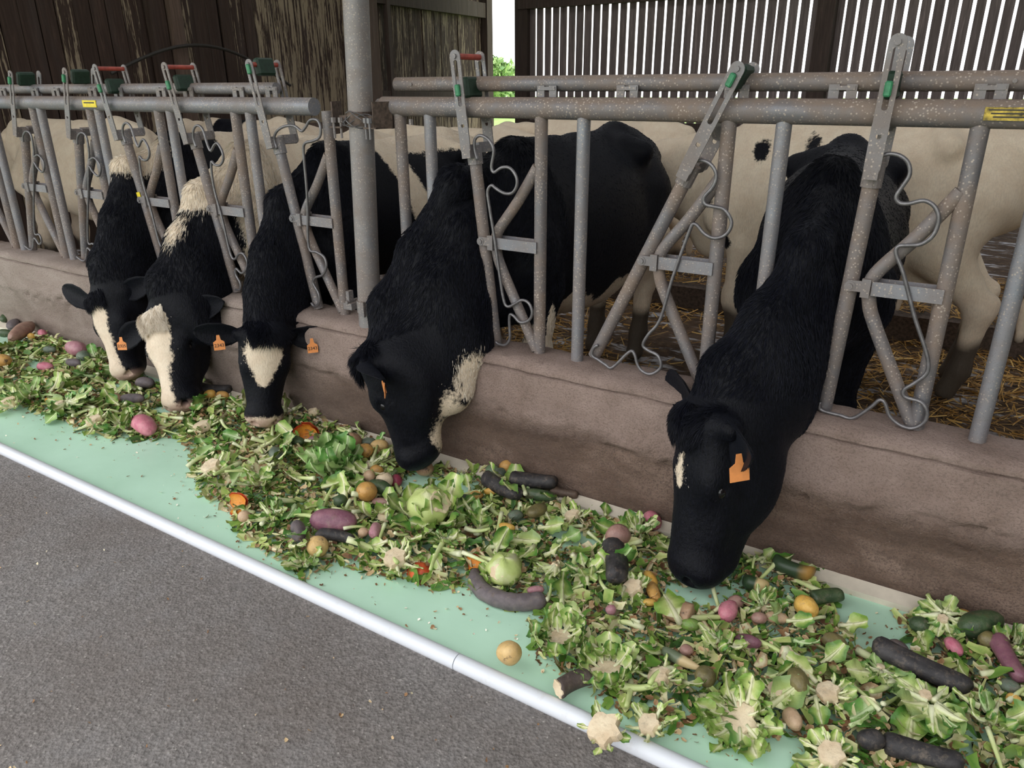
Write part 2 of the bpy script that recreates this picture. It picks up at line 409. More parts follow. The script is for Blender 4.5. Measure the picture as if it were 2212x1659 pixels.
# ------------------------------------------------------------------ measured layout (metres)
VEG=[
  ('oval', 'purple', -1.861, 1.683, 0.084, 0.166, 0.43, 'large purple oval root with bits of straw stuck on it') ,
  ('turnip', 'greybeet', -1.938, 1.578, 0.062, 0.107, -0.66, 'dark grey beet standing upright beside the large purple root') ,
  ('log', 'black', -1.804, 1.637, 0.044, 0.139, 0.33, 'short black radish lying under the large purple root') ,
  ('round', 'yellowpot', -1.809, 1.549, 0.07, 0.073, 0.56, 'yellow potato with brown scab beside the short black radish') ,
  ('round', 'orangepot', -1.9, 1.908, 0.078, 0.08, 0.55, 'round orange-brown potato with a dark scab near the bright green leaf head') ,
  ('round', 'cream', -1.932, 2.05, 0.064, 0.068, 0.56, 'round cream potato touching the small red beet') ,
  ('round', 'redbeet', -1.923, 2.107, 0.051, 0.053, 0.55, 'small red beet next to the round cream potato') ,
  ('round', 'tanpot', -1.999, 2.032, 0.047, 0.049, 0.55, 'small tan potato left of the round cream potato') ,
  ('round', 'orangepot', -2.014, 2.093, 0.048, 0.056, 0.55, 'orange speckled potato behind the cream potato') ,
  ('oval', 'darkgreen', -1.899, 1.987, 0.057, 0.11, -0.01, 'dark green squash behind the round orange-brown potato') ,
  ('oval', 'pinkbrown', -1.826, 1.919, 0.033, 0.087, 0.3, 'small pink-brown root in front of the round orange-brown potato') ,
  ('round', 'darkgreen', -1.965, 1.825, 0.05, 0.052, 0.57, 'round dark green squash below the bright green leaf head') ,
  ('round', 'tanpot', -2.231, 1.568, 0.042, 0.045, 0.55, 'small tan potato beside the orange pumpkin peel') ,
  ('round', 'tanpot', -1.731, 1.703, 0.034, 0.036, 0.55, 'tiny tan potato right of the short black radish') ,
  ('oval', 'pinkpurple', -1.691, 1.725, 0.045, 0.074, 2.1, 'pink turnip half hidden by cabbage leaves') ,
  ('oval', 'greygreen', -2.503, 1.972, 0.054, 0.084, -0.5, 'grey-green squash among leaves left of the bright green leaf head') ,
  ('round', 'brownpot', -2.274, 2.224, 0.07, 0.077, 0.55, 'knobbly brown potato above the bright green leaf head') ,
  ('oval', 'greygreen', -2.222, 2.273, 0.047, 0.065, 0.55, 'grey-green squash right of the knobbly brown potato') ,
  ('oval', 'yellowpot', -2.162, 2.278, 0.055, 0.077, 0.54, 'tan-yellow potato by the chin of the cow behind the post') ,
  ('round', 'orangepot', -2.159, 2.182, 0.06, 0.069, 0.56, 'orange potato with rough skin above the stalk fan') ,
  ('round', 'brownpot', -1.867, 2.237, 0.066, 0.073, 0.56, 'brown potato at the mouth of the cow behind the post') ,
  ('oval', 'darkgreen', -2.542, 2.125, 0.043, 0.081, 0.21, 'dark squash in front of the heart-faced cow muzzle') ,
  ('oval', 'purple', -2.477, 2.176, 0.035, 0.048, 0.58, 'small purple potato in front of the broken red pumpkin') ,
  ('oval', 'orangeyel', -3.362, 2.274, 0.047, 0.06, 0.56, 'small yellow-orange potato left of its twin beneath the black radish at the curb') ,
  ('oval', 'orangepot', -3.299, 2.302, 0.05, 0.07, 0.55, 'small brown-orange potato right of its twin beneath the black radish at the curb') ,
  ('log', 'black', -3.425, 2.347, 0.061, 0.179, 0.42, 'glossy black radish lying against the curb between two cow heads') ,
  ('oval', 'pink', -3.293, 1.845, 0.09, 0.159, -0.2, 'bright pink potato at the outer edge of the heap on the left') ,
  ('oval', 'greybeet', -3.67, 2.023, 0.049, 0.115, 0.64, 'long grey-purple potato in front of the white-blazed muzzle') ,
  ('oval', 'brownpot', -3.76, 1.975, 0.049, 0.096, 0.21, 'reddish brown potato left of the long grey-purple potato') ,
  ('oval', 'greybeet', -3.798, 2.181, 0.062, 0.105, 0.35, 'dark brown-grey beet between the two left muzzles') ,
  ('oval', 'pinkpurple', -4.644, 2.274, 0.095, 0.148, -0.05, 'large pink-purple turnip near the far left curb') ,
  ('oval', 'greybeet', -4.508, 2.177, 0.05, 0.113, 0.18, 'dark slate potato below the large pink-purple turnip') ,
  ('round', 'greygreen', -4.504, 2.237, 0.068, 0.076, 0.56, 'round grey-green squash beside the large pink-purple turnip') ,
  ('oval', 'pink', -4.623, 2.065, 0.053, 0.099, 0.34, 'small pink potato lying on bare green board at the left') ,
  ('round', 'orangepot', -4.836, 1.941, 0.078, 0.083, 0.55, 'orange potato cut by the left picture edge') ,
  ('oval', 'sweet', -5.291, 2.276, 0.092, 0.275, 2.26, 'long brown sweet potato near the curb at the left edge') ,
  ('oval', 'greybeet', -5.58, 2.359, 0.071, 0.13, 2.49, 'grey beet behind the long brown sweet potato') ,
  ('oval', 'darkgreen', -5.82, 2.428, 0.06, 0.117, 2.26, 'dark green squash in the far left corner of the heap') ,
  ('oval', 'greygreen', -4.873, 2.227, 0.041, 0.076, 0.55, 'flat grey-green squash left of the large pink-purple turnip') ,
  ('oval', 'darkgreen', -5.424, 2.228, 0.05, 0.094, 0.55, 'dark green cucumber at the left edge below the sweet potato') ,
  ('round', 'orangeyel', -5.199, 2.286, 0.043, 0.046, 0.54, 'tiny orange root right of the long brown sweet potato') ,
  ('oval', 'pink', -5.175, 2.346, 0.049, 0.083, -0.36, 'little pink root right of the tiny orange root') ,
  ('log', 'carrot', -4.059, 1.8, 0.022, 0.053, 0.8, 'orange carrot stub at the front edge of the left heap') ,
  ('log', 'black', -1.475, 2.243, 0.063, 0.215, -0.32, 'grey-black radish with a cut tip lying on the bare patch edge') ,
  ('log', 'black', -1.373, 2.331, 0.069, 0.184, 0.41, 'fat black radish against the curb right of the grey-black one') ,
  ('log', 'earth', -1.254, 2.375, 0.042, 0.111, 0.28, 'brown tapering root behind the fat black radish') ,
  ('oval', 'darkgreen', -1.307, 2.271, 0.048, 0.121, 0.36, 'dark green cucumber under the fat black radish') ,
  ('oval', 'olive', -1.271, 2.188, 0.051, 0.088, 1.27, 'olive green squash in front of the dark green cucumber') ,
  ('round', 'greengrey', -1.589, 2.353, 0.054, 0.058, 0.55, 'round green squash by the upright leaf at the curb') ,
  ('round', 'orangepot', -1.55, 2.402, 0.054, 0.058, 0.55, 'brown-orange potato behind the two black radishes') ,
  ('round', 'greygreen', -1.547, 2.346, 0.045, 0.049, 0.55, 'small slate-green squash next to the brown-orange potato') ,
  ('round', 'purple', -1.46, 2.431, 0.03, 0.034, 0.53, 'small purple potato behind the fat black radish') ,
  ('round', 'purple', -1.486, 2.386, 0.03, 0.032, 0.53, 'tiny mauve potato between the two black radishes') ,
  ('oval', 'greygreen', -1.327, 2.117, 0.039, 0.059, 0.87, 'grey-green squash cupped in a pale leaf') ,
  ('oval', 'greygreen', -1.588, 2.127, 0.036, 0.057, 0.74, 'slate-green squash on top of the large cabbage') ,
  ('oval', 'orangepot', -1.55, 2.174, 0.034, 0.053, 0.56, 'orange potato left of the grey-black radish tip') ,
  ('oval', 'orangeyel', -1.51, 2.224, 0.03, 0.057, 0.55, 'yellow-orange potato touching the grey-black radish') ,
  ('oval', 'orangeyel', -1.308, 2.024, 0.033, 0.061, 0.39, 'cut orange squash chunk in the middle of the heap') ,
  ('round', 'yellowpot', -0.928, 1.444, 0.066, 0.068, 0.56, 'lone yellow potato with a dark scab lying on the green board') ,
  ('oval', 'pink', -0.869, 2.38, 0.06, 0.086, -0.87, 'pink turnip beside the face of the big black cow on the right') ,
  ('oval', 'pinkpurple', -1.036, 1.779, 0.026, 0.053, 0.69, 'pink potato at the end of the curved grey root') ,
  ('oval', 'orangeyel', -0.733, 2.031, 0.039, 0.072, -0.83, 'yellow squash behind the cut leaf stump in front of the right muzzle') ,
  ('oval', 'orangepot', -0.699, 1.972, 0.04, 0.087, -0.96, 'orange squash right of the cut leaf stump') ,
  ('oval', 'orangeyel', -0.687, 1.913, 0.024, 0.04, 0.55, 'small yellow potato below the orange squash') ,
  ('oval', 'orangepot', -0.93, 1.721, 0.025, 0.038, 0.56, 'orange potato behind the leaf cup') ,
  ('round', 'pinkpurple', -0.773, 1.802, 0.029, 0.032, 0.57, 'pale pink potato among stalks in the right heap') ,
  ('chunk', 'brownpot', -0.577, 1.878, 0.069, 0.077, 0.0, 'angular brown celeriac chunk in the right heap') ,
  ('oval', 'green', -0.529, 1.848, 0.038, 0.054, 0.3, 'bright green squash in front of the celeriac chunk') ,
  ('cone', 'greentan', -0.498, 1.684, 0.043, 0.115, -0.13, 'green and tan tapering squash lying across the right heap') ,
  ('log', 'stub', -0.727, 1.465, 0.052, 0.099, 1.04, 'thick dark root stub with a pale cut end on the board') ,
  ('oval', 'pink', -0.454, 1.987, 0.054, 0.087, 1.55, 'bright pink potato in the right heap behind the leaves') ,
  ('round', 'olive', -0.42, 1.662, 0.052, 0.054, 0.55, 'round olive potato below the tapering squash') ,
  ('oval', 'purple', -0.359, 1.867, 0.036, 0.07, 0.23, 'purple potato lying in the middle of the right heap') ,
  ('round', 'pinkbrown', -0.453, 2.068, 0.041, 0.048, 0.55, 'dusty pink potato behind the bright pink one') ,
  ('round', 'pinkbrown', -0.499, 1.731, 0.034, 0.038, 0.54, 'reddish potato under the tapering squash') ,
  ('log', 'black', -0.85, 1.992, 0.076, 0.197, -1.08, 'thick black root pointing away from the camera in front of the right muzzle') ,
  ('round', 'pinkbrown', -0.911, 2.154, 0.077, 0.087, 0.55, 'round brown-pink beet at the far end of the thick black root') ,
  ('log', 'cucumber', -0.333, 2.313, 0.057, 0.129, 0.04, 'dark cucumber with an orange end against the curb') ,
  ('log', 'cucumber2', -0.422, 2.186, 0.053, 0.081, 0.14, 'dark cucumber with a yellow end nearest the right muzzle') ,
  ('log', 'darkgreen', -0.208, 2.242, 0.051, 0.102, 0.69, 'short dark cucumber by the white strip') ,
  ('oval', 'orangeyel', -0.249, 2.127, 0.062, 0.075, -0.62, 'orange-yellow squash in front of the short dark cucumber') ,
  ('round', 'pinkbrown', -0.363, 2.008, 0.036, 0.046, 0.54, 'brown-pink potato left of the tan pear-shaped one') ,
  ('oval', 'tanpot', -0.318, 2.041, 0.036, 0.066, 0.34, 'tan pear-shaped potato below the orange-yellow squash') ,
  ('oval', 'olive', -0.141, 2.006, 0.055, 0.068, -0.35, 'olive-brown squash near the end of the long black radish') ,
  ('log', 'black', 0.082, 2.004, 0.063, 0.238, -0.13, 'very long black radish lying across the right heap') ,
  ('oval', 'greybeet', 0.02, 2.098, 0.049, 0.059, -0.68, 'grey beet behind the very long black radish') ,
  ('oval', 'darkgreen', 0.063, 2.245, 0.046, 0.053, -0.08, 'dark green squash under the long pale stalk at the right') ,
  ('oval', 'darkgreen', 0.219, 2.304, 0.073, 0.136, 0.78, 'big dark green squash at the right beneath the stalk fan') ,
  ('oval', 'pink', 0.157, 2.165, 0.038, 0.062, -0.97, 'magenta potato right of the grey beet') ,
  ('round', 'olive', 0.243, 2.24, 0.051, 0.055, 0.55, 'grey-brown squash left of the long purple potato') ,
  ('log', 'purple', 0.29, 2.175, 0.048, 0.157, -1.16, 'long purple potato near the right picture edge') ,
  ('oval', 'olive', -0.196, 1.764, 0.053, 0.076, -1.08, 'round olive squash between the leaf stumps') ,
  ('oval', 'tanpot', -0.181, 1.66, 0.044, 0.06, -0.9, 'tan potato at the front edge of the right heap') ,
  ('log', 'black', 0.118, 1.698, 0.055, 0.165, 0.11, 'black radish with scraped pale spots at the bottom edge') ,
  ('round', 'black', 0.004, 1.668, 0.051, 0.063, 0.55, 'black round root in shadow left of the scraped radish') ,
  ('oval', 'orangepot', 0.172, 2.381, 0.029, 0.047, 0.54, 'orange potato behind the stalks at the right') ,
  ('oval', 'greygreen', 0.297, 2.052, 0.035, 0.046, -0.22, 'grey-green squash at the right below the long purple potato') ,
  ('oval', 'orangeyel', 0.305, 2.007, 0.032, 0.033, -0.03, 'orange-tan squash piece at the right edge') ,
]
HEADS=[
  ('stump', -3.573, 1.763, 0.152, 'pale cut cauliflower stump with ragged leaves, left of the bright pink potato') ,
  ('bunch', -3.834, 1.779, 0.216, 'green cauliflower leaf head with white ribs fanning down on the left board edge') ,
  ('curl', -3.419, 1.819, 0.16, 'curled green leaf head touching the bright pink potato') ,
  ('stump', -3.036, 1.991, 0.158, 'pale cauliflower stump left of the heart-faced cow muzzle') ,
  ('curl', -2.903, 2.478, 0.118, 'small upright green leaf head against the curb right of the heart-faced muzzle') ,
  ('stump', -2.704, 2.417, 0.141, 'flat leafy stump lying at the curb above the broken red pumpkin') ,
  ('lettuce', -2.187, 2.015, 0.301, 'large bright green leaf head in the middle of the heap') ,
  ('fan', -2.054, 2.142, 0.158, 'fan of pale green stalks by the chin of the cow behind the post') ,
  ('stump', -2.64, 1.746, 0.161, 'cut stump with short pale ribs at the left tip of the middle heap') ,
  ('curl', -2.373, 1.766, 0.175, 'flattened green cabbage leaves at the left edge of the middle heap') ,
  ('stump', -1.733, 1.835, 0.117, 'pale cut stump left of the large cabbage') ,
  ('cabbage', -1.6, 1.937, 0.304, 'large cabbage with a broad cut heart and dark green outer leaves') ,
  ('stump', -1.532, 1.653, 0.156, 'flat leafy stump in front of the large cabbage') ,
  ('curl', -1.437, 1.823, 0.118, 'ragged leaf head hanging over the red pumpkin lump') ,
  ('curl', -1.798, 1.481, 0.13, 'loose leaf head under the yellow scabbed potato') ,
  ('stump', -1.136, 2.24, 0.115, 'cut stump with white ribs near the curb, left of the right-hand heap') ,
  ('ball', -1.159, 1.78, 0.176, 'round cabbage head lying behind the curved grey root') ,
  ('fan', -1.031, 1.872, 0.133, 'white-ribbed stalk fan right of the round cabbage head') ,
  ('curl', -0.919, 1.922, 0.126, 'curly white leaf ribs left of the thick black root') ,
  ('stump', -0.748, 1.934, 0.131, 'brown cut stump with pale ribs beside the yellow squash') ,
  ('curl', -0.879, 2.269, 0.138, 'green leaf head beside the pink turnip at the right cow face') ,
  ('cup', -0.85, 1.603, 0.178, 'leaf cup with white floor and dark green rim at the front of the right heap') ,
  ('cup', -0.669, 1.557, 0.176, 'wide open leaf rosette with cream heart in the front of the right heap') ,
  ('stump', -0.524, 1.605, 0.122, 'split cauliflower stump with long cream cut face') ,
  ('star', -0.578, 1.361, 0.129, 'star-shaped cream stump lying alone near the white pipe') ,
  ('stump', -0.489, 1.452, 0.116, 'white ribbed stump behind the star-shaped one') ,
  ('cup', -0.301, 1.597, 0.191, 'large pale rosette with tan cut heart at the front edge') ,
  ('fan', -0.239, 1.861, 0.146, 'bulbous white stalk base with cut brown end in the right heap') ,
  ('stump', -0.114, 1.783, 0.12, 'cream star stump in the middle of the right heap') ,
  ('stump', -0.237, 1.723, 0.094, 'narrow pale stump left of the round olive squash') ,
  ('stump', -0.07, 1.593, 0.129, 'tan cut stump with white ribs at the bottom edge') ,
  ('bunch', 0.124, 2.3, 0.158, 'dark green leaf bunch against the curb at the right') ,
  ('fan', 0.243, 2.46, 0.133, 'pale stalk fan with brown cut end at the right curb') ,
  ('curl', 0.307, 2.268, 0.136, 'yellow-green ragged leaf head at the right picture edge') ,
  ('curl', -0.37, 2.085, 0.133, 'ragged leaf head behind the brown-pink potato') ,
  ('curl', -0.417, 1.806, 0.136, 'loose chopped leaf head in the middle of the right heap') ,
  ('bunch', 0.122, 1.873, 0.159, 'tangle of long green leaves below the very long black radish') ,
  ('curl', 0.258, 1.903, 0.168, 'heap of long ribbed leaves in the bottom right corner') ,
  ('curl', -4.216, 1.764, 0.225, 'leafy cauliflower trimmings at the left picture edge') ,
  ('stump', -4.189, 1.668, 0.172, 'pale leaf stump cut by the left picture edge') ,
  ('curl', -4.443, 2.272, 0.169, 'upright curl of white ribs left of the blazed face') ,
  ('curl', -1.452, 2.036, 0.143, 'leaf head right of the large cabbage') ,
  ('bunch', -0.01, 1.929, 0.116, 'green leaves beside the start of the very long black radish') ,
  ('curl', -2.123, 1.621, 0.143, 'leafy trimmings above the tiny tan potato') ,
]
HEAP = [(-5.034, 1.623), (-4.387, 1.695), (-4.09, 1.715), (-3.905, 1.737), (-3.692, 1.714), (-3.532, 1.705), (-3.279, 1.799), (-3.129, 1.922), (-2.93, 1.841), (-2.847, 1.757), (-2.588, 1.625), (-2.394, 1.613), (-2.256, 1.536), (-2.022, 1.461), (-1.891, 1.475), (-1.767, 1.424), (-1.74, 1.552), (-1.526, 1.605), (-1.341, 1.628), (-1.269, 1.688), (-1.201, 1.686), (-1.109, 1.686), (-0.981, 1.724), (-0.926, 1.567), (-0.866, 1.512), (-0.758, 1.525), (-0.662, 1.481), (-0.551, 1.481), (-0.433, 1.481), (-0.403, 1.574), (-0.326, 1.531), (-0.236, 1.596), (-0.142, 1.645), (-0.115, 1.498), (0.156, 1.445), (0.671, 1.767), (0.679, 2.541), (0.341, 2.505), (0.068, 2.444), (0.002, 2.294), (0.044, 2.147), (-0.074, 2.073), (-0.165, 2.217), (-0.199, 2.322), (-0.375, 2.43), (-0.59, 2.365), (-0.647, 2.229), (-0.935, 2.452), (-1.068, 2.349), (-1.163, 2.374), (-1.324, 2.474), (-1.598, 2.501), (-1.734, 2.443), (-1.898, 2.316), (-2.158, 2.401), (-2.529, 2.48), (-3.049, 2.592), (-3.329, 2.382), (-3.637, 2.435), (-3.912, 2.267), (-4.666, 2.471), (-4.982, 2.5), (-5.662, 2.647), (-6.316, 2.609), (-7.012, 2.421)]
H1 = [(-1.943, 2.116), (-1.924, 2.25), (-1.781, 2.263), (-1.638, 2.304), (-1.61, 2.229), (-1.674, 2.122), (-1.781, 2.013)]
H2 = [(-1.221, 2.138), (-1.026, 2.221), (-0.993, 2.116), (-1.108, 2.079)]
H3 = [(-0.702, 2.04), (-0.624, 2.164), (-0.505, 2.147), (-0.492, 2.055), (-0.65, 1.971)]
H4 = [(-0.451, 2.123), (-0.514, 2.126), (-0.513, 2.172), (-0.445, 2.155)]
H5 = [(-3.59, 2.108), (-3.308, 2.103), (-3.488, 2.013)]
H6 = [(-4.965, 2.133), (-4.491, 2.133), (-4.706, 2.002)]
H7 = [(-4.13, 2.176), (-3.937, 2.169), (-3.938, 2.087)]
WIRES={
'L4': [(0.036, 0.318), (0.028, 0.353), (0.033, 0.391), (0.061, 0.406), (0.098, 0.387), (0.116, 0.346), (0.098, 0.288), (0.107, 0.266), (0.143, 0.281), (0.181, 0.277), (0.205, 0.246), (0.205, 0.212), (0.181, 0.185), (0.144, 0.185), (0.108, 0.205), (0.088, 0.218), (0.067, 0.195), (0.068, 0.131), (0.075, 0.022), (0.08, -0.109), (0.087, -0.233), (0.103, -0.265), (0.139, -0.253), (0.176, -0.236), (0.207, -0.248), (0.219, -0.286), (0.198, -0.32), (0.156, -0.329), (0.128, -0.303), (0.11, -0.3), (0.103, -0.339), (0.098, -0.399), (0.074, -0.436), (0.041, -0.443), (0.023, -0.419)] ,
'L5': [(0.009, 0.336), (0.002, 0.374), (0.023, 0.403), (0.06, 0.409), (0.094, 0.39), (0.105, 0.353), (0.095, 0.308), (0.109, 0.289), (0.138, 0.296), (0.172, 0.305), (0.207, 0.29), (0.222, 0.267), (0.219, 0.234), (0.193, 0.207), (0.155, 0.203), (0.122, 0.214), (0.106, 0.212), (0.106, 0.184), (0.133, 0.012), (0.167, -0.147), (0.156, -0.221), (0.157, -0.27), (0.186, -0.277), (0.226, -0.273), (0.255, -0.301), (0.25, -0.334), (0.23, -0.358), (0.198, -0.362), (0.172, -0.348), (0.145, -0.321), (0.124, -0.326), (0.096, -0.422), (0.067, -0.451), (0.032, -0.454), (0.001, -0.431), (-0.007, -0.399), (0.004, -0.376)] ,
'L6': [(0.006, 0.339), (0.006, 0.381), (0.029, 0.4), (0.062, 0.399), (0.089, 0.381), (0.1, 0.349), (0.089, 0.316), (0.078, 0.285), (0.089, 0.268), (0.114, 0.268), (0.152, 0.281), (0.184, 0.266), (0.201, 0.232), (0.197, 0.188), (0.172, 0.158), (0.136, 0.149), (0.114, 0.143), (0.112, 0.12), (0.144, 0.064), (0.201, -0.06), (0.248, -0.148), (0.268, -0.196), (0.269, -0.231), (0.244, -0.268), (0.221, -0.296), (0.229, -0.318), (0.274, -0.323), (0.299, -0.351), (0.297, -0.39), (0.27, -0.416), (0.233, -0.414), (0.2, -0.392), (0.179, -0.354), (0.161, -0.346), (0.14, -0.378), (0.097, -0.432), (0.056, -0.458), (0.012, -0.448), (-0.009, -0.422), (-0.012, -0.399)] ,
'A5': [(0.023, 0.321), (0.021, 0.366), (0.052, 0.395), (0.113, 0.406), (0.174, 0.396), (0.21, 0.368), (0.241, 0.379), (0.28, 0.402), (0.324, 0.393), (0.332, 0.356), (0.312, 0.323), (0.266, 0.315), (0.214, 0.314), (0.191, 0.277), (0.159, 0.137), (0.13, 0.036), (0.074, -0.142), (0.12, -0.169), (0.161, -0.197), (0.163, -0.239), (0.126, -0.278), (0.072, -0.288), (0.043, -0.313), (0.064, -0.367), (0.051, -0.412), (0.014, -0.431), (-0.005, -0.409)] ,
'A4': [(0.044, 0.303), (0.04, 0.344), (0.062, 0.386), (0.102, 0.398), (0.132, 0.372), (0.136, 0.3), (0.148, 0.267), (0.184, 0.287), (0.215, 0.291), (0.233, 0.248), (0.224, 0.211), (0.188, 0.191), (0.15, 0.199), (0.131, 0.218), (0.111, 0.174), (0.092, 0.085), (0.089, -0.079), (0.077, -0.233), (0.096, -0.272), (0.144, -0.249), (0.18, -0.253), (0.193, -0.296), (0.166, -0.332), (0.121, -0.347), (0.09, -0.32), (0.073, -0.348), (0.09, -0.398), (0.073, -0.437), (0.037, -0.444)] ,
'A2': [(0.047, 0.308), (0.051, 0.349), (0.09, 0.388), (0.137, 0.382), (0.157, 0.296), (0.157, 0.256), (0.203, 0.282), (0.254, 0.261), (0.259, 0.218), (0.23, 0.184), (0.179, 0.196), (0.149, 0.212), (0.135, 0.098), (0.109, -0.112), (0.1, -0.277), (0.147, -0.267), (0.169, -0.282), (0.172, -0.312), (0.142, -0.339), (0.11, -0.321), (0.086, -0.325), (0.065, -0.402), (0.032, -0.463), (-0.018, -0.474), (-0.033, -0.427)] ,
}
# ------------------------------------------------------------------ the setting
YF = 2.53           # plane of the feed fence
ZC = 0.565          # top of the concrete curb

def struct(name, mb, mat, parent=None, smooth=False, label=None):
    o = mb.build(name, mat, parent, smooth)
    if parent is None: o["kind"] = "structure"
    if label: o["label"] = label
    return o

# alley floor
g = MB(); g.box((-3.0, -2.3, -.11), (18, 7.42, .20))
struct('floor', g, M['asphalt'], label='rough grey asphalt floor of the feed alley in the foreground')
# mint green feeding board
g = MB(); g.box((-3.0, 1.905, -.02), (14, 1.03, .044))
struct('feed_board', g, M['green'], label='smooth mint green feed board between the white pipe and the curb')
# white strip at the foot of the curb
g = MB()
g.add([(-10, 2.352, .0235), (4, 2.352, .0235), (4, 2.402, .040), (-10, 2.402, .040), (-10, 2.352, .0), (4, 2.352, .0)], [(0, 1, 2, 3), (4, 5, 1, 0)])
M['cream_strip'] = m_plain('cream_strip', (.66, .59, .48), .5, 0, .08, 12)
struct('baseboard_curb', g, M['cream_strip'], label='cream white sealing strip along the foot of the curb')
# white plastic edging pipe, in lengths
for i, (xa, xb, lab) in enumerate(((-9.5, -4.6, 'white plastic edging pipe length reaching the far left'), (-4.597, -1.083, 'white plastic edging pipe length in front of the middle heap'), (-1.08, 2.5, 'white plastic edging pipe length nearest the camera, right of the joint'))):
    g = MB(); g.tube([(xa, 1.399, .004), (xb, 1.399, .004)], .0255, 20)
    o = g.build('edging_pipe', M['pvc'], None, True)
    tag(o, lab, 'pipe', 'white edging pipes along the feed board')
# curb: profile swept along x with small unevenness
prof = [(2.425, -.05), (2.400, .02), (2.398, .10), (2.392, .22), (2.388, .32), (2.396, .37), (2.404, .46), (2.408, .512), (2.420, .521), (2.420, .527), (2.402, .531), (2.402, .546), (2.420, .563), (2.46, .569), (2.53, .570), (2.60, .566), (2.645, .552), (2.662, .52), (2.665, .03)]
def vnoise(x, y, sc, seed):
    r = np.random.default_rng(seed); T = r.uniform(-1, 1, (257, 257)); u = x * sc; v = y * sc
    iu = np.floor(u).astype(int); iv = np.floor(v).astype(int); fu = u - iu; fv = v - iv
    fu = fu * fu * (3 - 2 * fu); fv = fv * fv * (3 - 2 * fv); iu %= 256; iv %= 256
    return (T[iu, iv] * (1 - fu) + T[iu + 1, iv] * fu) * (1 - fv) + (T[iu, iv + 1] * (1 - fu) + T[iu + 1, iv + 1] * fu) * fv
xs = np.arange(-9.5, 4.01, .022)
pr = np.array(prof); sl = np.concatenate([[0], np.cumsum(np.linalg.norm(np.diff(pr, axis=0), axis=1))])
ss = np.unique(np.round(np.concatenate([np.arange(0, sl[7], .011), sl[6:]]), 5)); PY = np.interp(ss, sl, pr[:, 0]); PZ = np.interp(ss, sl, pr[:, 1])
X, S = np.meshgrid(xs, ss, indexing='ij'); Yg = np.tile(PY, (len(xs), 1)); Zg = np.tile(PZ, (len(xs), 1))
front = (S < sl[8]).astype(float); band = np.exp(-((Zg - .315 - .035 * vnoise(X, X * 0, 1.3, 4)) / .032) ** 2)
d = .004 * vnoise(X, S, 3.0, 1) + .0028 * vnoise(X, S, 14, 2) + .0022 * vnoise(X, S, 41, 3) * (1 + 1.5 * band) - .020 * band * np.clip(vnoise(X, S, 26, 5), -.15, 1) - .010 * band * np.clip(vnoise(X, S, 60, 8), 0, 1)
ledge = .010 / (1 + np.exp(-(Zg - .325 - .03 * vnoise(X, X * 0, 1.3, 4)) / .008))
Yg = Yg - front * (d + ledge - .006); Zg = Zg + (1 - front) * (.004 * vnoise(X, S, 9, 6) + .003 * vnoise(X, S, 31, 7))
n = len(ss); V = np.stack([X, Yg, Zg], -1).reshape(-1, 3)
I = (np.arange(len(xs) - 1)[:, None] * n + np.arange(n - 1)[None]).reshape(-1)
F = np.stack([I, I + n, I + n + 1, I + 1], 1)
g = MB(); g.v = V.tolist(); g.f = F.tolist()
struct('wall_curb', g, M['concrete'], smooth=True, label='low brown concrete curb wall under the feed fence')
# barn floor and straw step
g = MB(); g.box((-3.0, 8.0, -.06), (26, 10.7, .20))
struct('floor_barn', g, M['soil'], label='dung and straw covered barn floor behind the fence')
g = MB()
for i in range(24):
    x0 = -7 + i * .45
    g.box((x0 + .225, 5.85, .12), (.45, 1.3, .20 + .012 * sin(i * 2.1)))
struct('kerb_step', g, M['rust'], label='dark brown concrete step behind the cows')
# barn walls
ROOFZ = 4.4
bw = struct('wall_back', MB().box((-2.0, 12.12, 4.25), (11.2, .06, .35)), M['wood_b'], label='slatted timber back wall of the barn with daylight between the slats')
slat_me = [MB().box((0, 0, 2.1), (w, .024, 4.2)).mesh('slat') for w in (.108, .114, .119)]
for me in slat_me: me.materials.append(M['slat'])
x = -7.14; k = 0
while x < 3.6:
    me = slat_me[int(rng.integers(0, 3))]
    o = bpy.data.objects.new('slat', me); COL.objects.link(o); o.parent = bw
    o.location = (x, 12.0 + rng.normal(0, .004), 0); o.rotation_euler = (0, rng.normal(0, .0012), rng.normal(0, .02))
    x += .1525 + rng.normal(0, .0025)
MB().box((-7.30, 11.98, 2.2), (.24, .2, 4.4)).build('door_jamb', M['wood_b'], bw)
MB().box((-2.4, 11.90, 2.83), (9.9, .10, .13)).build('rail_beam', M['wood_b'], bw)
MB().box((-2.4, 11.90, .95), (9.9, .10, .14)).build('rail_beam', M['wood_b'], bw)
for px in (-2.40, 1.2):
    MB().box((px, 11.86, 2.2), (.23, .2, 4.4)).build('wall_post', M['wood_b'], bw)
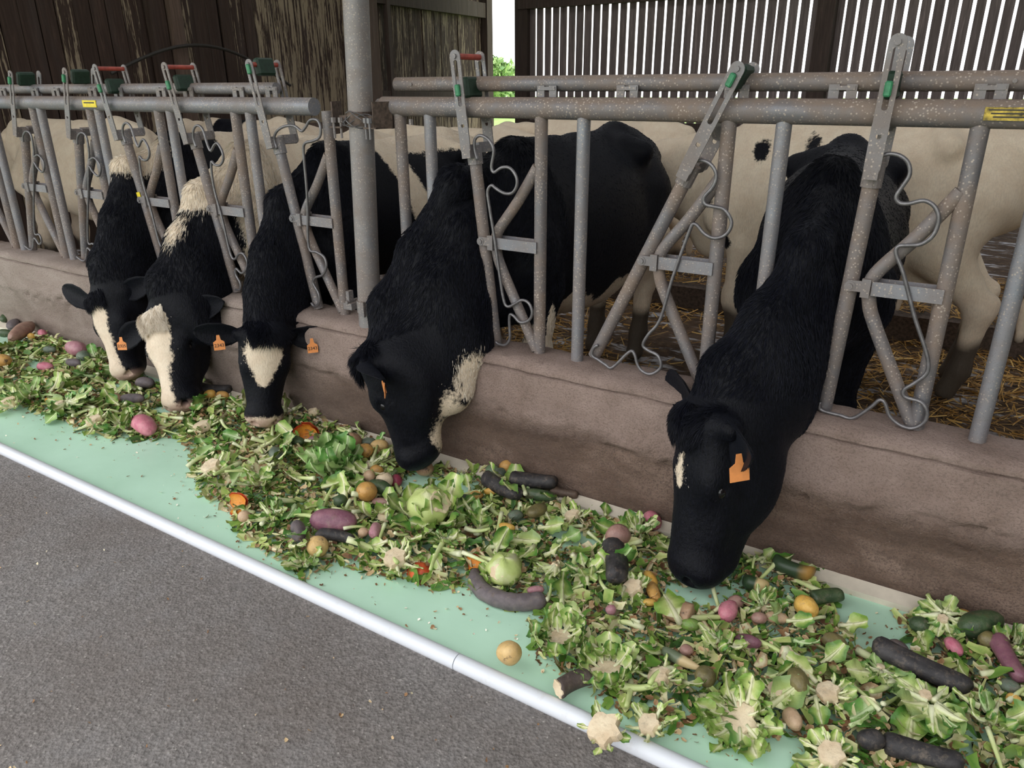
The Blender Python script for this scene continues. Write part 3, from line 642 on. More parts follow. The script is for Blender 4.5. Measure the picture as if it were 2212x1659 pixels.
# left plank wall, running back from the fence end to the doorway
LA = np.array([-8.55, 12.6]); ang = radians(90 + 4); LD = np.array([cos(ang), sin(ang)])
lw = struct('wall_left', MB().box((LA[0] - LD[0] * 5.6 - .06, LA[1] - LD[1] * 5.6, 2.2), (.03, 11.4, 4.6), ang - pi / 2), M['wood_b'], label='dark plank end wall of the barn with flaking whitewash')
plank_me = {}
for kk in ('wood_l', 'wood_d', 'wood_p'):
    L = []
    for w in (.165, .172, .178):
        me = MB().box((0, 0, 2.2), (.022, w, 4.4)).mesh('plank'); me.materials.append(M[kk]); L.append(me)
    plank_me[kk] = L
def wall_pt(t, off=0.0):      # t = metres from the doorway end towards the fence
    return LA[0] - LD[0] * t + LD[1] * off, LA[1] - LD[1] * t - LD[0] * off
t = .09; i = 0
while t < 11.2:
    kk = 'wood_l' if t < 3.3 else ('wood_p' if t < 5.6 else ('wood_d' if (i % 4) else 'wood_l'))
    o = bpy.data.objects.new('plank', plank_me[kk][i % 3]); COL.objects.link(o); o.parent = lw
    X, Y = wall_pt(t, rng.normal(0, .006)); o.location = (X, Y, 0); o.rotation_euler = (0, 0, ang - pi / 2 + rng.normal(0, .015))
    t += .182 + rng.normal(0, .002); i += 1
def wall_box(name, ta, tb, za, zb, d, mat, off):
    X, Y = wall_pt((ta + tb) / 2, off)
    return MB().box((X, Y, (za + zb) / 2), (d, abs(tb - ta), zb - za), ang - pi / 2).build(name, M[mat], lw)
wall_box('cross_beam', -.05, 3.55, 2.72, 2.96, .10, 'wood_b', .07)
wall_box('cross_beam', -.05, 3.55, 1.30, 1.52, .10, 'wood_b', .07)
wall_box('stud', 3.35, 3.6, 0, 4.4, .14, 'stud', .09)
wall_box('stud', 3.0, 3.08, 0, 4.4, .08, 'wood_b', .10)
wall_box('stud', -.10, .10, 0, 4.4, .12, 'wood_b', .08)
wall_box('stud', 6.85, 7.0, 0, 4.4, .16, 'stud', .10)
wall_box('stud', 7.02, 7.2, 0, 4.4, .10, 'wood_d', .07)
wall_box('foot_beam', 3.6, 11.2, .95, 1.12, .06, 'stud', .06)
# roof, out of frame, and an added wall blocking sky light on the right
g = MB(); g.add([(-9.6, .2, 4.1), (4.6, .2, 4.1), (4.6, 5.6, 6.2), (-9.6, 5.6, 6.2)], [(0, 1, 2, 3)])
g.add([(-9.6, 7.0, 6.2), (4.6, 7.0, 6.2), (4.6, 12.6, 4.3), (-9.6, 12.6, 4.3)], [(0, 1, 2, 3)])  # eave line and ridge gap are placed to steer the daylight
struct('ceiling', g, M['wood_b'], label='dark barn roof, unseen, with a ridge gap added for daylight')
g = MB(); g.box((4.5, 3.6, 2.2), (.06, 18.0, 4.6)); struct('added_wall_right', g, M['wood_b'], label='unseen plank wall added on the right to hold back sky light')
# meadow beyond the doorway and a tree
s = NT('meadow'); p = s.coord('Position'); M['meadow'] = s.out(s.ramp(s.noise(p, 3, 4, .6), [(.3, (.22, .40, .08)), (.7, (.40, .60, .16))]), .8)
g = MB(); g.add([(-90, 12.7, -.1), (60, 12.7, -.1), (60, 120, -.4), (-90, 120, -.4)], [(0, 1, 2, 3)])
g.add([(-90, -40, -.13), (60, -40, -.13), (60, 12.7, -.13), (-90, 12.7, -.13)], [(0, 1, 2, 3)])
struct('ground', g, M['meadow'], label='bright green meadow outside the barn')
M['tree_leaf'] = m_scrap('tree_leaf', [(.1, (.14, .28, .08)), (.9, (.42, .58, .22))], .6)
M['bark'] = m_plain('bark', (.12, .08, .05), .8)
def tree(x, y, z0, R, h, lab):
    t = empty('tree', (x, y, z0)); tag(t, lab, 'tree', 'trees in the doorway')
    MB().tube([(0, 0, 0), (.1, 0, h * .5), (0, .1, h)], [.22, .16, .08], 8).build('trunk', M['bark'], t, True)
    n = 2600; d = rng.normal(0, 1, (n, 3)); d /= np.linalg.norm(d, axis=1)[:, None]
    c = d * (R * rng.uniform(.55, 1.0, n) ** .6)[:, None] * np.array([1, 1, .8]) + [0, 0, h]
    a = rng.normal(0, .13, (n, 3)); b = rng.normal(0, .13, (n, 3))
    V = np.stack([c, c + a, c + a + b, c + b], 1).reshape(-1, 3)
    g = MB(); g.add(V, [(4 * i, 4 * i + 1, 4 * i + 2, 4 * i + 3) for i in range(n)])
    g.at['shade'] = np.repeat(rng.uniform(0, 1, n), 4)
    o = g.build('foliage', M['tree_leaf'], t); o["kind"] = "stuff"
tree(-25.6, 38, -.3, 1.5, 2.2, 'pale green leafy tree seen through the bright doorway')
tree(-30.5, 47, -.3, 2.0, 1.6, 'low hazy bush behind the tree in the doorway')
# black hose looping along the left wall
X1, Y1 = wall_pt(7.7, .16); X2, Y2 = wall_pt(5.4, .16)
pts = []
for i in range(19):
    u = i / 18; X, Y = wall_pt(7.9 - 2.5 * u, .26)
    pts.append((X, Y, 1.72 + .36 * sin(pi * u) - .12 * u))
tag(MB().tube(pts, .018, 8).build('hose', M['black_print'], None, True), 'thin black hose arching across the dark plank wall', 'hose')

# straw on the barn floor
def scatter_straw(name, n, x0, x1, y0, y1, zf, lab):
    c = np.stack([rng.uniform(x0, x1, n), rng.uniform(y0, y1, n), np.zeros(n)], 1)
    keep = (np.sin(c[:, 0] * 2.1 + 1.3) + np.sin(c[:, 1] * 2.9 + c[:, 0]) + rng.normal(0, 1.0, n)) > -.45
    c = c[keep]; n = len(c)
    c[:, 2] = zf + rng.uniform(.004, .05, n) * rng.uniform(.2, 1, n)
    a = rng.uniform(0, 2 * pi, n); L = rng.uniform(.05, .15, n); tl = rng.normal(0, .18, n)
    d = np.stack([np.cos(a), np.sin(a), tl], 1) * (L / 2)[:, None]
    w = np.stack([-np.sin(a), np.cos(a), rng.normal(0, .5, n)], 1) * rng.uniform(.002, .0038, n)[:, None]
    V = np.stack([c - d - w, c - d + w, c + d + w, c + d - w], 1).reshape(-1, 3)
    V[:, 2] = np.maximum(V[:, 2], zf + .001)
    g = MB(); g.v = V.tolist(); g.f = np.arange(4 * n).reshape(-1, 4).tolist()
    g.at['shade'] = np.repeat(np.clip(rng.normal(.5, .25, n), 0, 1), 4)
    o = g.build(name, M['straw']); tag(o, lab, 'straw', kind='stuff')
scatter_straw('straw', 12500, -3.2, 1.8, 2.7, 5.2, .042, 'golden straw bedding scattered over the wet barn floor')
scatter_straw('straw', 7000, -3.2, 1.8, 5.25, 6.5, .225, 'golden straw lying on the dark step behind the cows')
# ------------------------------------------------------------------ feed fence with self-locking yokes
def stadium(cx, cz, w, h, n=24):
    out = []
    r = w / 2; s = max(h / 2 - r, 0)
    for k in range(n):
        a = 2 * pi * k / n
        out.append((cx + r * cos(a), cz + (s if sin(a) >= 0 else -s) + r * sin(a)))
    return out
def annulus(mb, outer, inner, y0, y1):
    n = len(outer); V = []
    for y in (y0, y1):
        V += [(p[0], y, p[1]) for p in outer] + [(p[0], y, p[1]) for p in inner]
    F = []
    for i in range(n):
        j = (i + 1) % n
        F.append((i, j, n + j, n + i)); F.append((2 * n + j, 2 * n + i, 3 * n + i, 3 * n + j))
        F.append((j, i, 2 * n + i, 2 * n + j)); F.append((n + i, n + j, 3 * n + j, 3 * n + i))
    mb.add(V, F)
def plate_mesh(y, th=.005):
    g = MB()
    annulus(g, stadium(0, .585, .047, .265), stadium(0, .60, .017, .165), y, y + th)
    annulus(g, stadium(0, .42, .047, .16), stadium(0, .448, .016, .016), y, y + th)
    if y < 0:
        g.tube([(0, y - .006, .695), (0, y + .002, .695)], .009, 8)
    return g.mesh('slotted_plate')
ARM = MB().tube([(0, 0, -.445), (0, 0, .36)], .0245, 16).mesh('locking_arm')
ARM.materials.append(M['steel']); ARM.polygons.foreach_set('use_smooth', [True] * len(ARM.polygons)); ARM.set_sharp_from_angle(angle=radians(42))
PF = plate_mesh(-.058); PB = plate_mesh(.105)
for me in (PF, PB): me.materials.append(M['plate'])
g = MB(); g.tube([(0, 0, .30), (0, 0, .372)], .030, 14)
g.box((0, -.042, .352), (.040, .034, .05)); g.box((0, .062, .362), (.03, .09, .04))
SOCK = g.mesh('socket'); SOCK.materials.append(M['plate'])
LATF = MB().box((0, -.062, .575), (.020, .020, .042), 0, .004).mesh('latch'); LATF.materials.append(M['latch'])
LATB = MB().box((0, .03, .585), (.036, .10, .075), 0, .008).mesh('latch_block'); LATB.materials.append(M['latch_dark'])
ROL = MB().tube([(0, -.052, .695), (0, .105, .695)], .011, 10).mesh('roller'); ROL.materials.append(M['red'])
WIREM = {}
for k, pts in WIRES.items():
    q = [(p[0], -.036, max(p[1], -.428 + .02 * max(0, -.40 - p[1]) * -1)) for p in pts]
    me = MB().tube(catmull(q, 4), .0062, 8).mesh('wire_guard'); me.materials.append(M['wire'])
    me.polygons.foreach_set('use_smooth', [True] * len(me.polygons)); WIREM[k] = me
def child(name, me, parent, loc=(0, 0, 0), rot=(0, 0, 0)):
    o = bpy.data.objects.new(name, me); COL.objects.link(o); o.parent = parent; o.location = loc; o.rotation_euler = rot
    return o
UP = MB().tube([(0, 0, -.02), (0, 0, .93)], .0245, 16).mesh('upright'); UP.materials.append(M['steel'])
UPL = UP.copy(); UPL.materials.clear(); UPL.materials.append(M['steel_l'])
BR = MB().tube(catmull([(-.012, -.004, .745), (-.10, -.004, .61), (-.185, -.004, .50), (-.205, -.004, .45), (-.20, -.004, .40), (-.17, -.004, .32), (-.012, -.004, .015)], 4), .0215, 14).mesh('brace'); BR.materials.append(M['steel'])
for me in (UP, UPL, BR):
    me.polygons.foreach_set('use_smooth', [True] * len(me.polygons)); me.set_sharp_from_angle(angle=radians(42))
g = MB(); g.box((-.098, -.030, .443), (.196, .006, .044)); g.box((-.098, .026, .443), (.196, .006, .044)); g.box((-.098, -.002, .423), (.196, .052, .004))
CB = g.mesh('cross_bar'); CB.materials.append(M['steel_l'])
g = MB(); g.box((-.212, -.034, .443), (.026, .014, .058)); g.box((-.212, .03, .443), (.026, .014, .058)); g.box((-.24, -.036, .447), (.052, .006, .034), 0, .0)
g.tube([(-.258, -.046, .445), (-.258, .04, .445)], .0095, 8); g.tube([(-.258, -.041, .445), (-.258, -.036, .445)], .0165, 12)
PC = g.mesh('pivot_clip'); PC.materials.append(M['plate'])
g = MB(); g.box((0, .03, .985), (.03, .006, .09)); g.box((.05, .03, .985), (.03, .006, .09)); g.box((.025, .034, 1.02), (.07, .02, .012)); g.box((.025, .036, .965), (.07, .03, .014))
LB = g.mesh('lock_bracket'); LB.materials.append(M['plate'])

def yoke(fence, xk, tilt, wire, latch_up, red=True, first=False):
    """one yoke: braced upright, cross bar, pivot clip and the swinging locking arm"""
    bx = xk - fence.location.x
    child('upright', UP, fence, (bx, 0, 0)); child('brace', BR, fence, (bx, 0, 0))
    child('cross_bar', CB, fence, (bx, 0, 0)); child('pivot_clip', PC, fence, (bx, 0, 0))
    if wire is None: return
    a = child('locking_arm', ARM, fence, (bx - .262, -.004, .443), (0, radians(tilt), 0))
    child('slotted_plate', PF, a); child('slotted_plate', PB, a); child('socket', SOCK, a)
    child('latch', LATF, a, (0, 0, latch_up))
    child('latch_block', LATB, a, (0, 0, latch_up))
    if red: child('roller', ROL, a)
    if abs(xk + 3.772) < .01: MB().box((.0, -.0255, .02), (.03, .003, .05)).build('sticker', M['yellow'], a)
    child('wire_guard', WIREM[wire], a)
    child('lock_bracket', LB, fence, (bx - .40, 0, 0))
    if abs(xk + 2.556) > .01: child('lock_bracket', LB, fence, (bx - .02, 0, 0))

def rail(name, fence, xa, xb, y, z, r, mat):
    o = MB().tube([(xa - fence.location.x, y, z - ZC), (xb - fence.location.x, y, z - ZC)], r, 20).build(name, mat, fence, True)
    return o
# left fence panel
fl = empty('feed_fence', (-5.0, YF, ZC)); tag(fl, 'galvanised self-locking feed fence panel left of the round post, five yokes in view', 'fence', 'feed fence panels')
rail('top_rail', fl, -8.9, -2.63, 0, 1.512, .038, M['steel_l'])
rail('lock_rail', fl, -8.9, -2.93, .062, 1.588, .0265, M['steel_l'])
for xk, tilt, wire, up in ((-2.556, -11.4, 'A5', .10), (-3.168, -12, 'A4', .035), (-3.772, -11.5, 'A4', .02), (-4.40, 16, 'A2', .085), (-5.01, 18, 'A2', .085), (-5.63, 16, 'A2', .085), (-6.24, 16, 'A2', .08), (-6.85, 16, 'A2', .08)):
    yoke(fl, xk, tilt, wire, up, tilt < 0)
for xp in (-3.062, -3.672, -4.318, -4.925, -5.53, -6.14, -6.75):
    child('upright', UPL, fl, (xp + 5.0, 0, 0))
st = MB().box((-4.33 + 5.0, -.0385, 1.512 - ZC), (.13, .004, .036)).build('sticker', M['yellow'], fl)
MB().box((-4.33 + 5.0, -.041, 1.517 - ZC), (.10, .001, .006)).build('sticker_print', M['black_print'], st)
# right fence panel
fr = empty('feed_fence', (-1.0, YF, ZC)); tag(fr, 'galvanised self-locking feed fence panel right of the round post, with the tilted open yoke', 'fence', 'feed fence panels')
rail('top_rail', fr, -2.225, 2.4, 0, 1.518, .038, M['steel'])
rail('lock_rail', fr, -2.20, 2.4, .062, 1.602, .0275, M['steel'])
MB().tube([(-2.25 + 1, 0, 1.518 - ZC), (-2.225 + 1, 0, 1.518 - ZC)], .030, 16).build('rail_end', M['plate'], fr, True)
for xk, tilt, wire, up, red in ((-1.465, -6.6, 'L4', .0, True), (-.766, 24.5, 'L5', .085, False), (-.068, 2.2, 'L6', .0, False), (.63, 5, 'L6', .02, False)):
    yoke(fr, xk, tilt, wire, up, red)
for xp, me in ((-2.14, UP), (-1.985, UPL), (-1.29, UPL), (-.594, UPL), (.103, UPL)):
    child('upright', me, fr, (xp + 1.0, 0, 0))
st = MB().box((-.005 + 1.0, -.0385, 1.520 - ZC), (.12, .004, .034)).build('sticker', M['yellow_old'], fr)
st["label"] = 'worn yellow sticker'
for i in range(3):
    MB().box((-.005 + 1.0, -.0412, 1.530 - ZC - i * .009), (.10 - .012 * i, .001, .0035)).build('sticker_print', M['black_print'], st)
for xb in (-2.10, -.012):
    MB().tube([(xb + 1.0, .062, 1.602 - ZC), (xb + 1.0, .030, 1.602 - ZC)], .006, 8).build('bolt', M['plate'], fr)
MB().tube([(-2.07 + 1.0, -.015, 1.470 - ZC), (-2.07 + 1.0, -.015, 1.448 - ZC)], .010, 6).build('bolt', M['plate'], fr)
# round steel post with its clamps
PX = -2.305
po = empty('post', (PX - .065, 2.475, 0)); tag(po, 'thick round galvanised steel post standing between the two fence panels', 'post')
def pxz(z): return .065 * (z - .0) / 1.5
MB().tube([(pxz(0), 0, .0), (pxz(4.6), 0, 4.6)], .052, 28).build('shaft', M['steel_post'], po, True)
for z in (.655, 1.47):
    MB().tube([(pxz(z), 0, z - .028), (pxz(z), 0, z + .028)], .0575, 24).build('collar', M['rust'] if z > 1 else M['steel_post'], po, True)
for sx in (-1, 1):
    xx = pxz(1.48) + sx * .105
    g = MB(); g.box((xx + sx * .022, -.01, 1.485), (.006, .09, .105), radians(-18 * sx)); g.box((xx - sx * .008, -.02, 1.436), (.07, .08, .006)); g.box((xx - sx * .03, .0, 1.46), (.05, .05, .045))
    br = g.build('clamp_bracket', M['rust'], po)
    for (bx, by) in ((xx - sx * .005, -.06), (xx - sx * .035, -.05)):
        MB().tube([(bx, by, 1.475), (bx, by, 1.455)], .011, 6).build('bolt', M['plate'], br)
        MB().tube([(bx, by, 1.455), (bx, by, 1.392)], .005, 6).build('bolt_shank', M['plate'], br)
for k in range(5):
    q = []
    for i in range(16):
        a = i / 15 * 2 * pi * .9 + k; rr = .062 + .012 * sin(3 * a + k)
        q.append((pxz(1.47) + rr * cos(a), rr * sin(a) * .9 - .01, 1.455 + .022 * sin(a * 2 + k * 1.3) + .006 * k))
    MB().tube(catmull(q, 2), .0022, 5).build('tie_wire', M['wire'], po)
g = MB(); g.box((pxz(.655) - .075, -.03, .655), (.05, .07, .03)); g.box((pxz(.655) - .075, -.045, .70), (.018, .03, .05)); g.box((pxz(.655) + .02, -.066, .655), (.02, .012, .07))
g.tube([(pxz(.655) - .075, -.07, .675), (pxz(.655) - .075, .0, .675)], .008, 6)
g.build('lower_clamp', M['plate'], po)
# ------------------------------------------------------------------ cows: one continuous surface each, grown from a smooth distance field
class Field:
    def __init__(s, lo, hi, h):
        s.lo = np.array(lo, float); s.h = h
        s.n = np.ceil((np.array(hi) - s.lo) / h).astype(int) + 1
        s.F = np.full(s.n, 5.0, np.float32)
        s.ax = [s.lo[i] + np.arange(s.n[i]) * h for i in range(3)]
    def _sub(s, lo, hi):
        a = np.maximum(np.floor((lo - s.lo) / s.h).astype(int), 0); b = np.minimum(np.ceil((hi - s.lo) / s.h).astype(int) + 1, s.n)
        if np.any(b <= a): return None
        sl = tuple(slice(a[i], b[i]) for i in range(3))
        X, Y, Z = np.meshgrid(*[s.ax[i][sl[i]].astype(np.float32) for i in range(3)], indexing='ij')
        return sl, X, Y, Z
    def _put(s, sl, d, k, sub=False):
        A = s.F[sl]
        if sub:
            s.F[sl] = np.maximum(A, -d); return
        hh = np.clip(.5 + .5 * (A - d) / k, 0, 1)
        s.F[sl] = A * (1 - hh) + d * hh - k * hh * (1 - hh)
    def cap(s, a, b, ra, rb, k=.05):
        a = np.array(a, float); b = np.array(b, float); m = max(ra, rb) + k + 2 * s.h
        q = s._sub(np.minimum(a, b) - m, np.maximum(a, b) + m)
        if q is None: return
        sl, X, Y, Z = q; ab = b - a; L = max(ab @ ab, 1e-9)
        t = np.clip(((X - a[0]) * ab[0] + (Y - a[1]) * ab[1] + (Z - a[2]) * ab[2]) / L, 0, 1)
        d = np.sqrt((X - a[0] - t * ab[0]) ** 2 + (Y - a[1] - t * ab[1]) ** 2 + (Z - a[2] - t * ab[2]) ** 2) - (ra + (rb - ra) * t)
        s._put(sl, d, k)
    def chain(s, pts, rad, k=.05):
        for i in range(len(pts) - 1): s.cap(pts[i], pts[i + 1], rad[i], rad[i + 1], k)
    def ell(s, c, fr, r, k=.06, sub=False):
        c = np.array(c, float); m = max(r) + k + 2 * s.h
        q = s._sub(c - m, c + m)
        if q is None: return
        sl, X, Y, Z = q; X = X - c[0]; Y = Y - c[1]; Z = Z - c[2]
        L = [X * e[0] + Y * e[1] + Z * e[2] for e in fr]
        k0 = np.sqrt(sum((L[i] / r[i]) ** 2 for i in range(3))); k1 = np.sqrt(sum((L[i] / r[i] ** 2) ** 2 for i in range(3))) + 1e-6
        s._put(sl, k0 * (k0 - 1) / k1, k, sub)
    def mesh(s):
        F = s.F; n = s.n
        S = F < 0
        c = [S[i:n[0] - 1 + i, j:n[1] - 1 + j, k:n[2] - 1 + k] for i in (0, 1) for j in (0, 1) for k in (0, 1)]
        tot = sum(x.astype(np.int8) for x in c)
        act = np.argwhere((tot > 0) & (tot < 8))
        idx = -np.ones(tuple(n - 1), np.int64); idx[tuple(act.T)] = np.arange(len(act))
        acc = np.zeros((len(act), 3)); cnt = np.zeros(len(act))
        cor = np.array([(i, j, k) for i in (0, 1) for j in (0, 1) for k in (0, 1)])
        val = np.stack([F[act[:, 0] + o[0], act[:, 1] + o[1], act[:, 2] + o[2]] for o in cor], 1)
        for a in range(8):
            for b in range(a + 1, 8):
                if np.abs(cor[a] - cor[b]).sum() != 1: continue
                va, vb = val[:, a], val[:, b]; m = (va < 0) != (vb < 0)
                t = np.where(m, va / np.where(m, va - vb, 1), 0)
                acc += m[:, None] * (cor[a] + t[:, None] * (cor[b] - cor[a])); cnt += m
        V = s.lo + (act + acc / cnt[:, None]) * s.h
        Q = []
        for ax in range(3):
            u, v = [(1, 2), (2, 0), (0, 1)][ax]
            sl0 = [slice(None)] * 3; sl1 = [slice(None)] * 3; sl0[ax] = slice(0, n[ax] - 1); sl1[ax] = slice(1, n[ax])
            A = S[tuple(sl0)]; B = S[tuple(sl1)]
            e = np.argwhere(A != B)
            e = e[(e[:, u] > 0) & (e[:, v] > 0) & (e[:, u] < n[u] - 1) & (e[:, v] < n[v] - 1)]
            fl = A[tuple(e.T)]
            def cell(du, dv):
                q = e.copy(); q[:, u] -= du; q[:, v] -= dv; return idx[tuple(q.T)]
            q = np.stack([cell(1, 1), cell(0, 1), cell(0, 0), cell(1, 0)], 1)
            q[~fl] = q[~fl][:, ::-1]
            Q.append(q)
        return V, np.concatenate(Q)

def nrm(v): v = np.array(v, float); return v / np.linalg.norm(v)

def ear_shape(base, out, fwd, up, L=.185, W=.058, droop=.25):
    """cupped leaf-shaped ear: returns verts, quads, normal side"""
    ns, nt = 16, 9; P = []
    for side in (1, -1):
        for i in range(ns):
            s_ = i / (ns - 1)
            w = W * float(np.interp(s_, [0, .15, .4, .65, .85, .95, 1], [.5, .78, 1, .93, .64, .38, .1]))
            c = np.array(base) + out * (L * s_) - up * (droop * L * s_ * s_) 
            for j in range(nt):
                t = -1 + 2 * j / (nt - 1)
                cup = (t * t) * .034 * sin(pi * min(1, .25 + .7 * s_)) 
                P.append(c + up * (t * w) + fwd * (cup - .012) + fwd * side * (.0065 * (1 - .5 * s_) * (1 - t * t) ** .5 + .0012))
    F = []
    for sd in (0, 1):
        o = sd * ns * nt
        for i in range(ns - 1):
            for j in range(nt - 1):
                q = (o + i * nt + j, o + i * nt + j + 1, o + (i + 1) * nt + j + 1, o + (i + 1) * nt + j)
                F.append(q if sd == 0 else q[::-1])
    o = ns * nt
    rim = [i * nt for i in range(ns)] + [(ns - 1) * nt + j for j in range(1, nt)] + [i * nt + nt - 1 for i in range(ns - 2, -1, -1)]
    for a, b in zip(rim[:-1], rim[1:]): F.append((a, b, o + b, o + a))
    return np.array(P), F

def fur_curves(name, V, Q, N, coat, flow, n, length, mat, parent, seed, keep=None, lift=.32, thick=.0011):
    r = np.random.default_rng(seed)
    a, b, c, d = V[Q[:, 0]], V[Q[:, 1]], V[Q[:, 2]], V[Q[:, 3]]
    area = np.linalg.norm(np.cross(c - a, d - b), axis=1) / 2
    if keep is not None: area = area * keep[Q].mean(1)
    if area.sum() <= 0: return None
    fi = r.choice(len(Q), n, p=area / area.sum())
    u, v = r.uniform(0, 1, (2, n))
    w = np.stack([(1 - u) * (1 - v), u * (1 - v), u * v, (1 - u) * v], 1)
    q = Q[fi]
    P = (V[q] * w[..., None]).sum(1); NN = (N[q] * w[..., None]).sum(1); NN /= np.linalg.norm(NN, axis=1)[:, None] + 1e-9
    ct = (coat[q] * w).sum(1); fl = (flow[q] * w[..., None]).sum(1); ln = (length[q] * w).sum(1) * r.uniform(.6, 1.25, n)
    fl = fl + r.normal(0, .22, (n, 3)) + .35 * np.sin(P * 23 + np.array([0, 2, 4]))
    fl -= NN * (fl * NN).sum(1)[:, None]; fl /= np.linalg.norm(fl, axis=1)[:, None] + 1e-9
    pts = []
    for t in (0, .4, .75, 1.0):
        pts.append(P - NN * .002 + (NN * (lift * t * (1.15 - .55 * t)) + fl * t * .95) * ln[:, None])
    pos = np.stack(pts, 1).reshape(-1, 3).astype(np.float32)
    cu = bpy.data.hair_curves.new(name)
    cu.add_curves([4] * n)
    cu.attributes['position'].data.foreach_set('vector', pos.ravel()) if 'position' in cu.attributes else cu.position_data.foreach_set('vector', pos.ravel())
    ra = cu.attributes.get('radius') or cu.attributes.new('radius', 'FLOAT', 'POINT')
    ra.data.foreach_set('value', np.tile(np.array([1, .9, .6, .12], np.float32) * thick, n))
    wv = (ct + r.normal(0, .012, n) > 0).astype(np.float32)
    at = cu.attributes.new('white', 'FLOAT', 'CURVE'); at.data.foreach_set('value', wv)
    at = cu.attributes.new('shade', 'FLOAT', 'CURVE'); at.data.foreach_set('value', r.uniform(0, 1, n).astype(np.float32))
    cu.materials.append(mat)
    o = bpy.data.objects.new(name, cu); COL.objects.link(o); o.parent = parent
    return o

def tag_number(parent, txt, mat_world, size):
    cu = bpy.data.curves.new('tag_number', 'FONT'); cu.body = txt; cu.size = size; cu.align_x = 'CENTER'; cu.align_y = 'CENTER'; cu.extrude = .0006
    o = bpy.data.objects.new('tmp', cu); COL.objects.link(o)
    bpy.context.view_layer.update()
    me = bpy.data.meshes.new_from_object(o.evaluated_get(bpy.context.evaluated_depsgraph_get()))
    bpy.data.objects.remove(o, do_unlink=True)
    me.transform(mat_world); me.materials.clear(); me.materials.append(M['black_print'])
    return link('tag_number', me, None, parent)

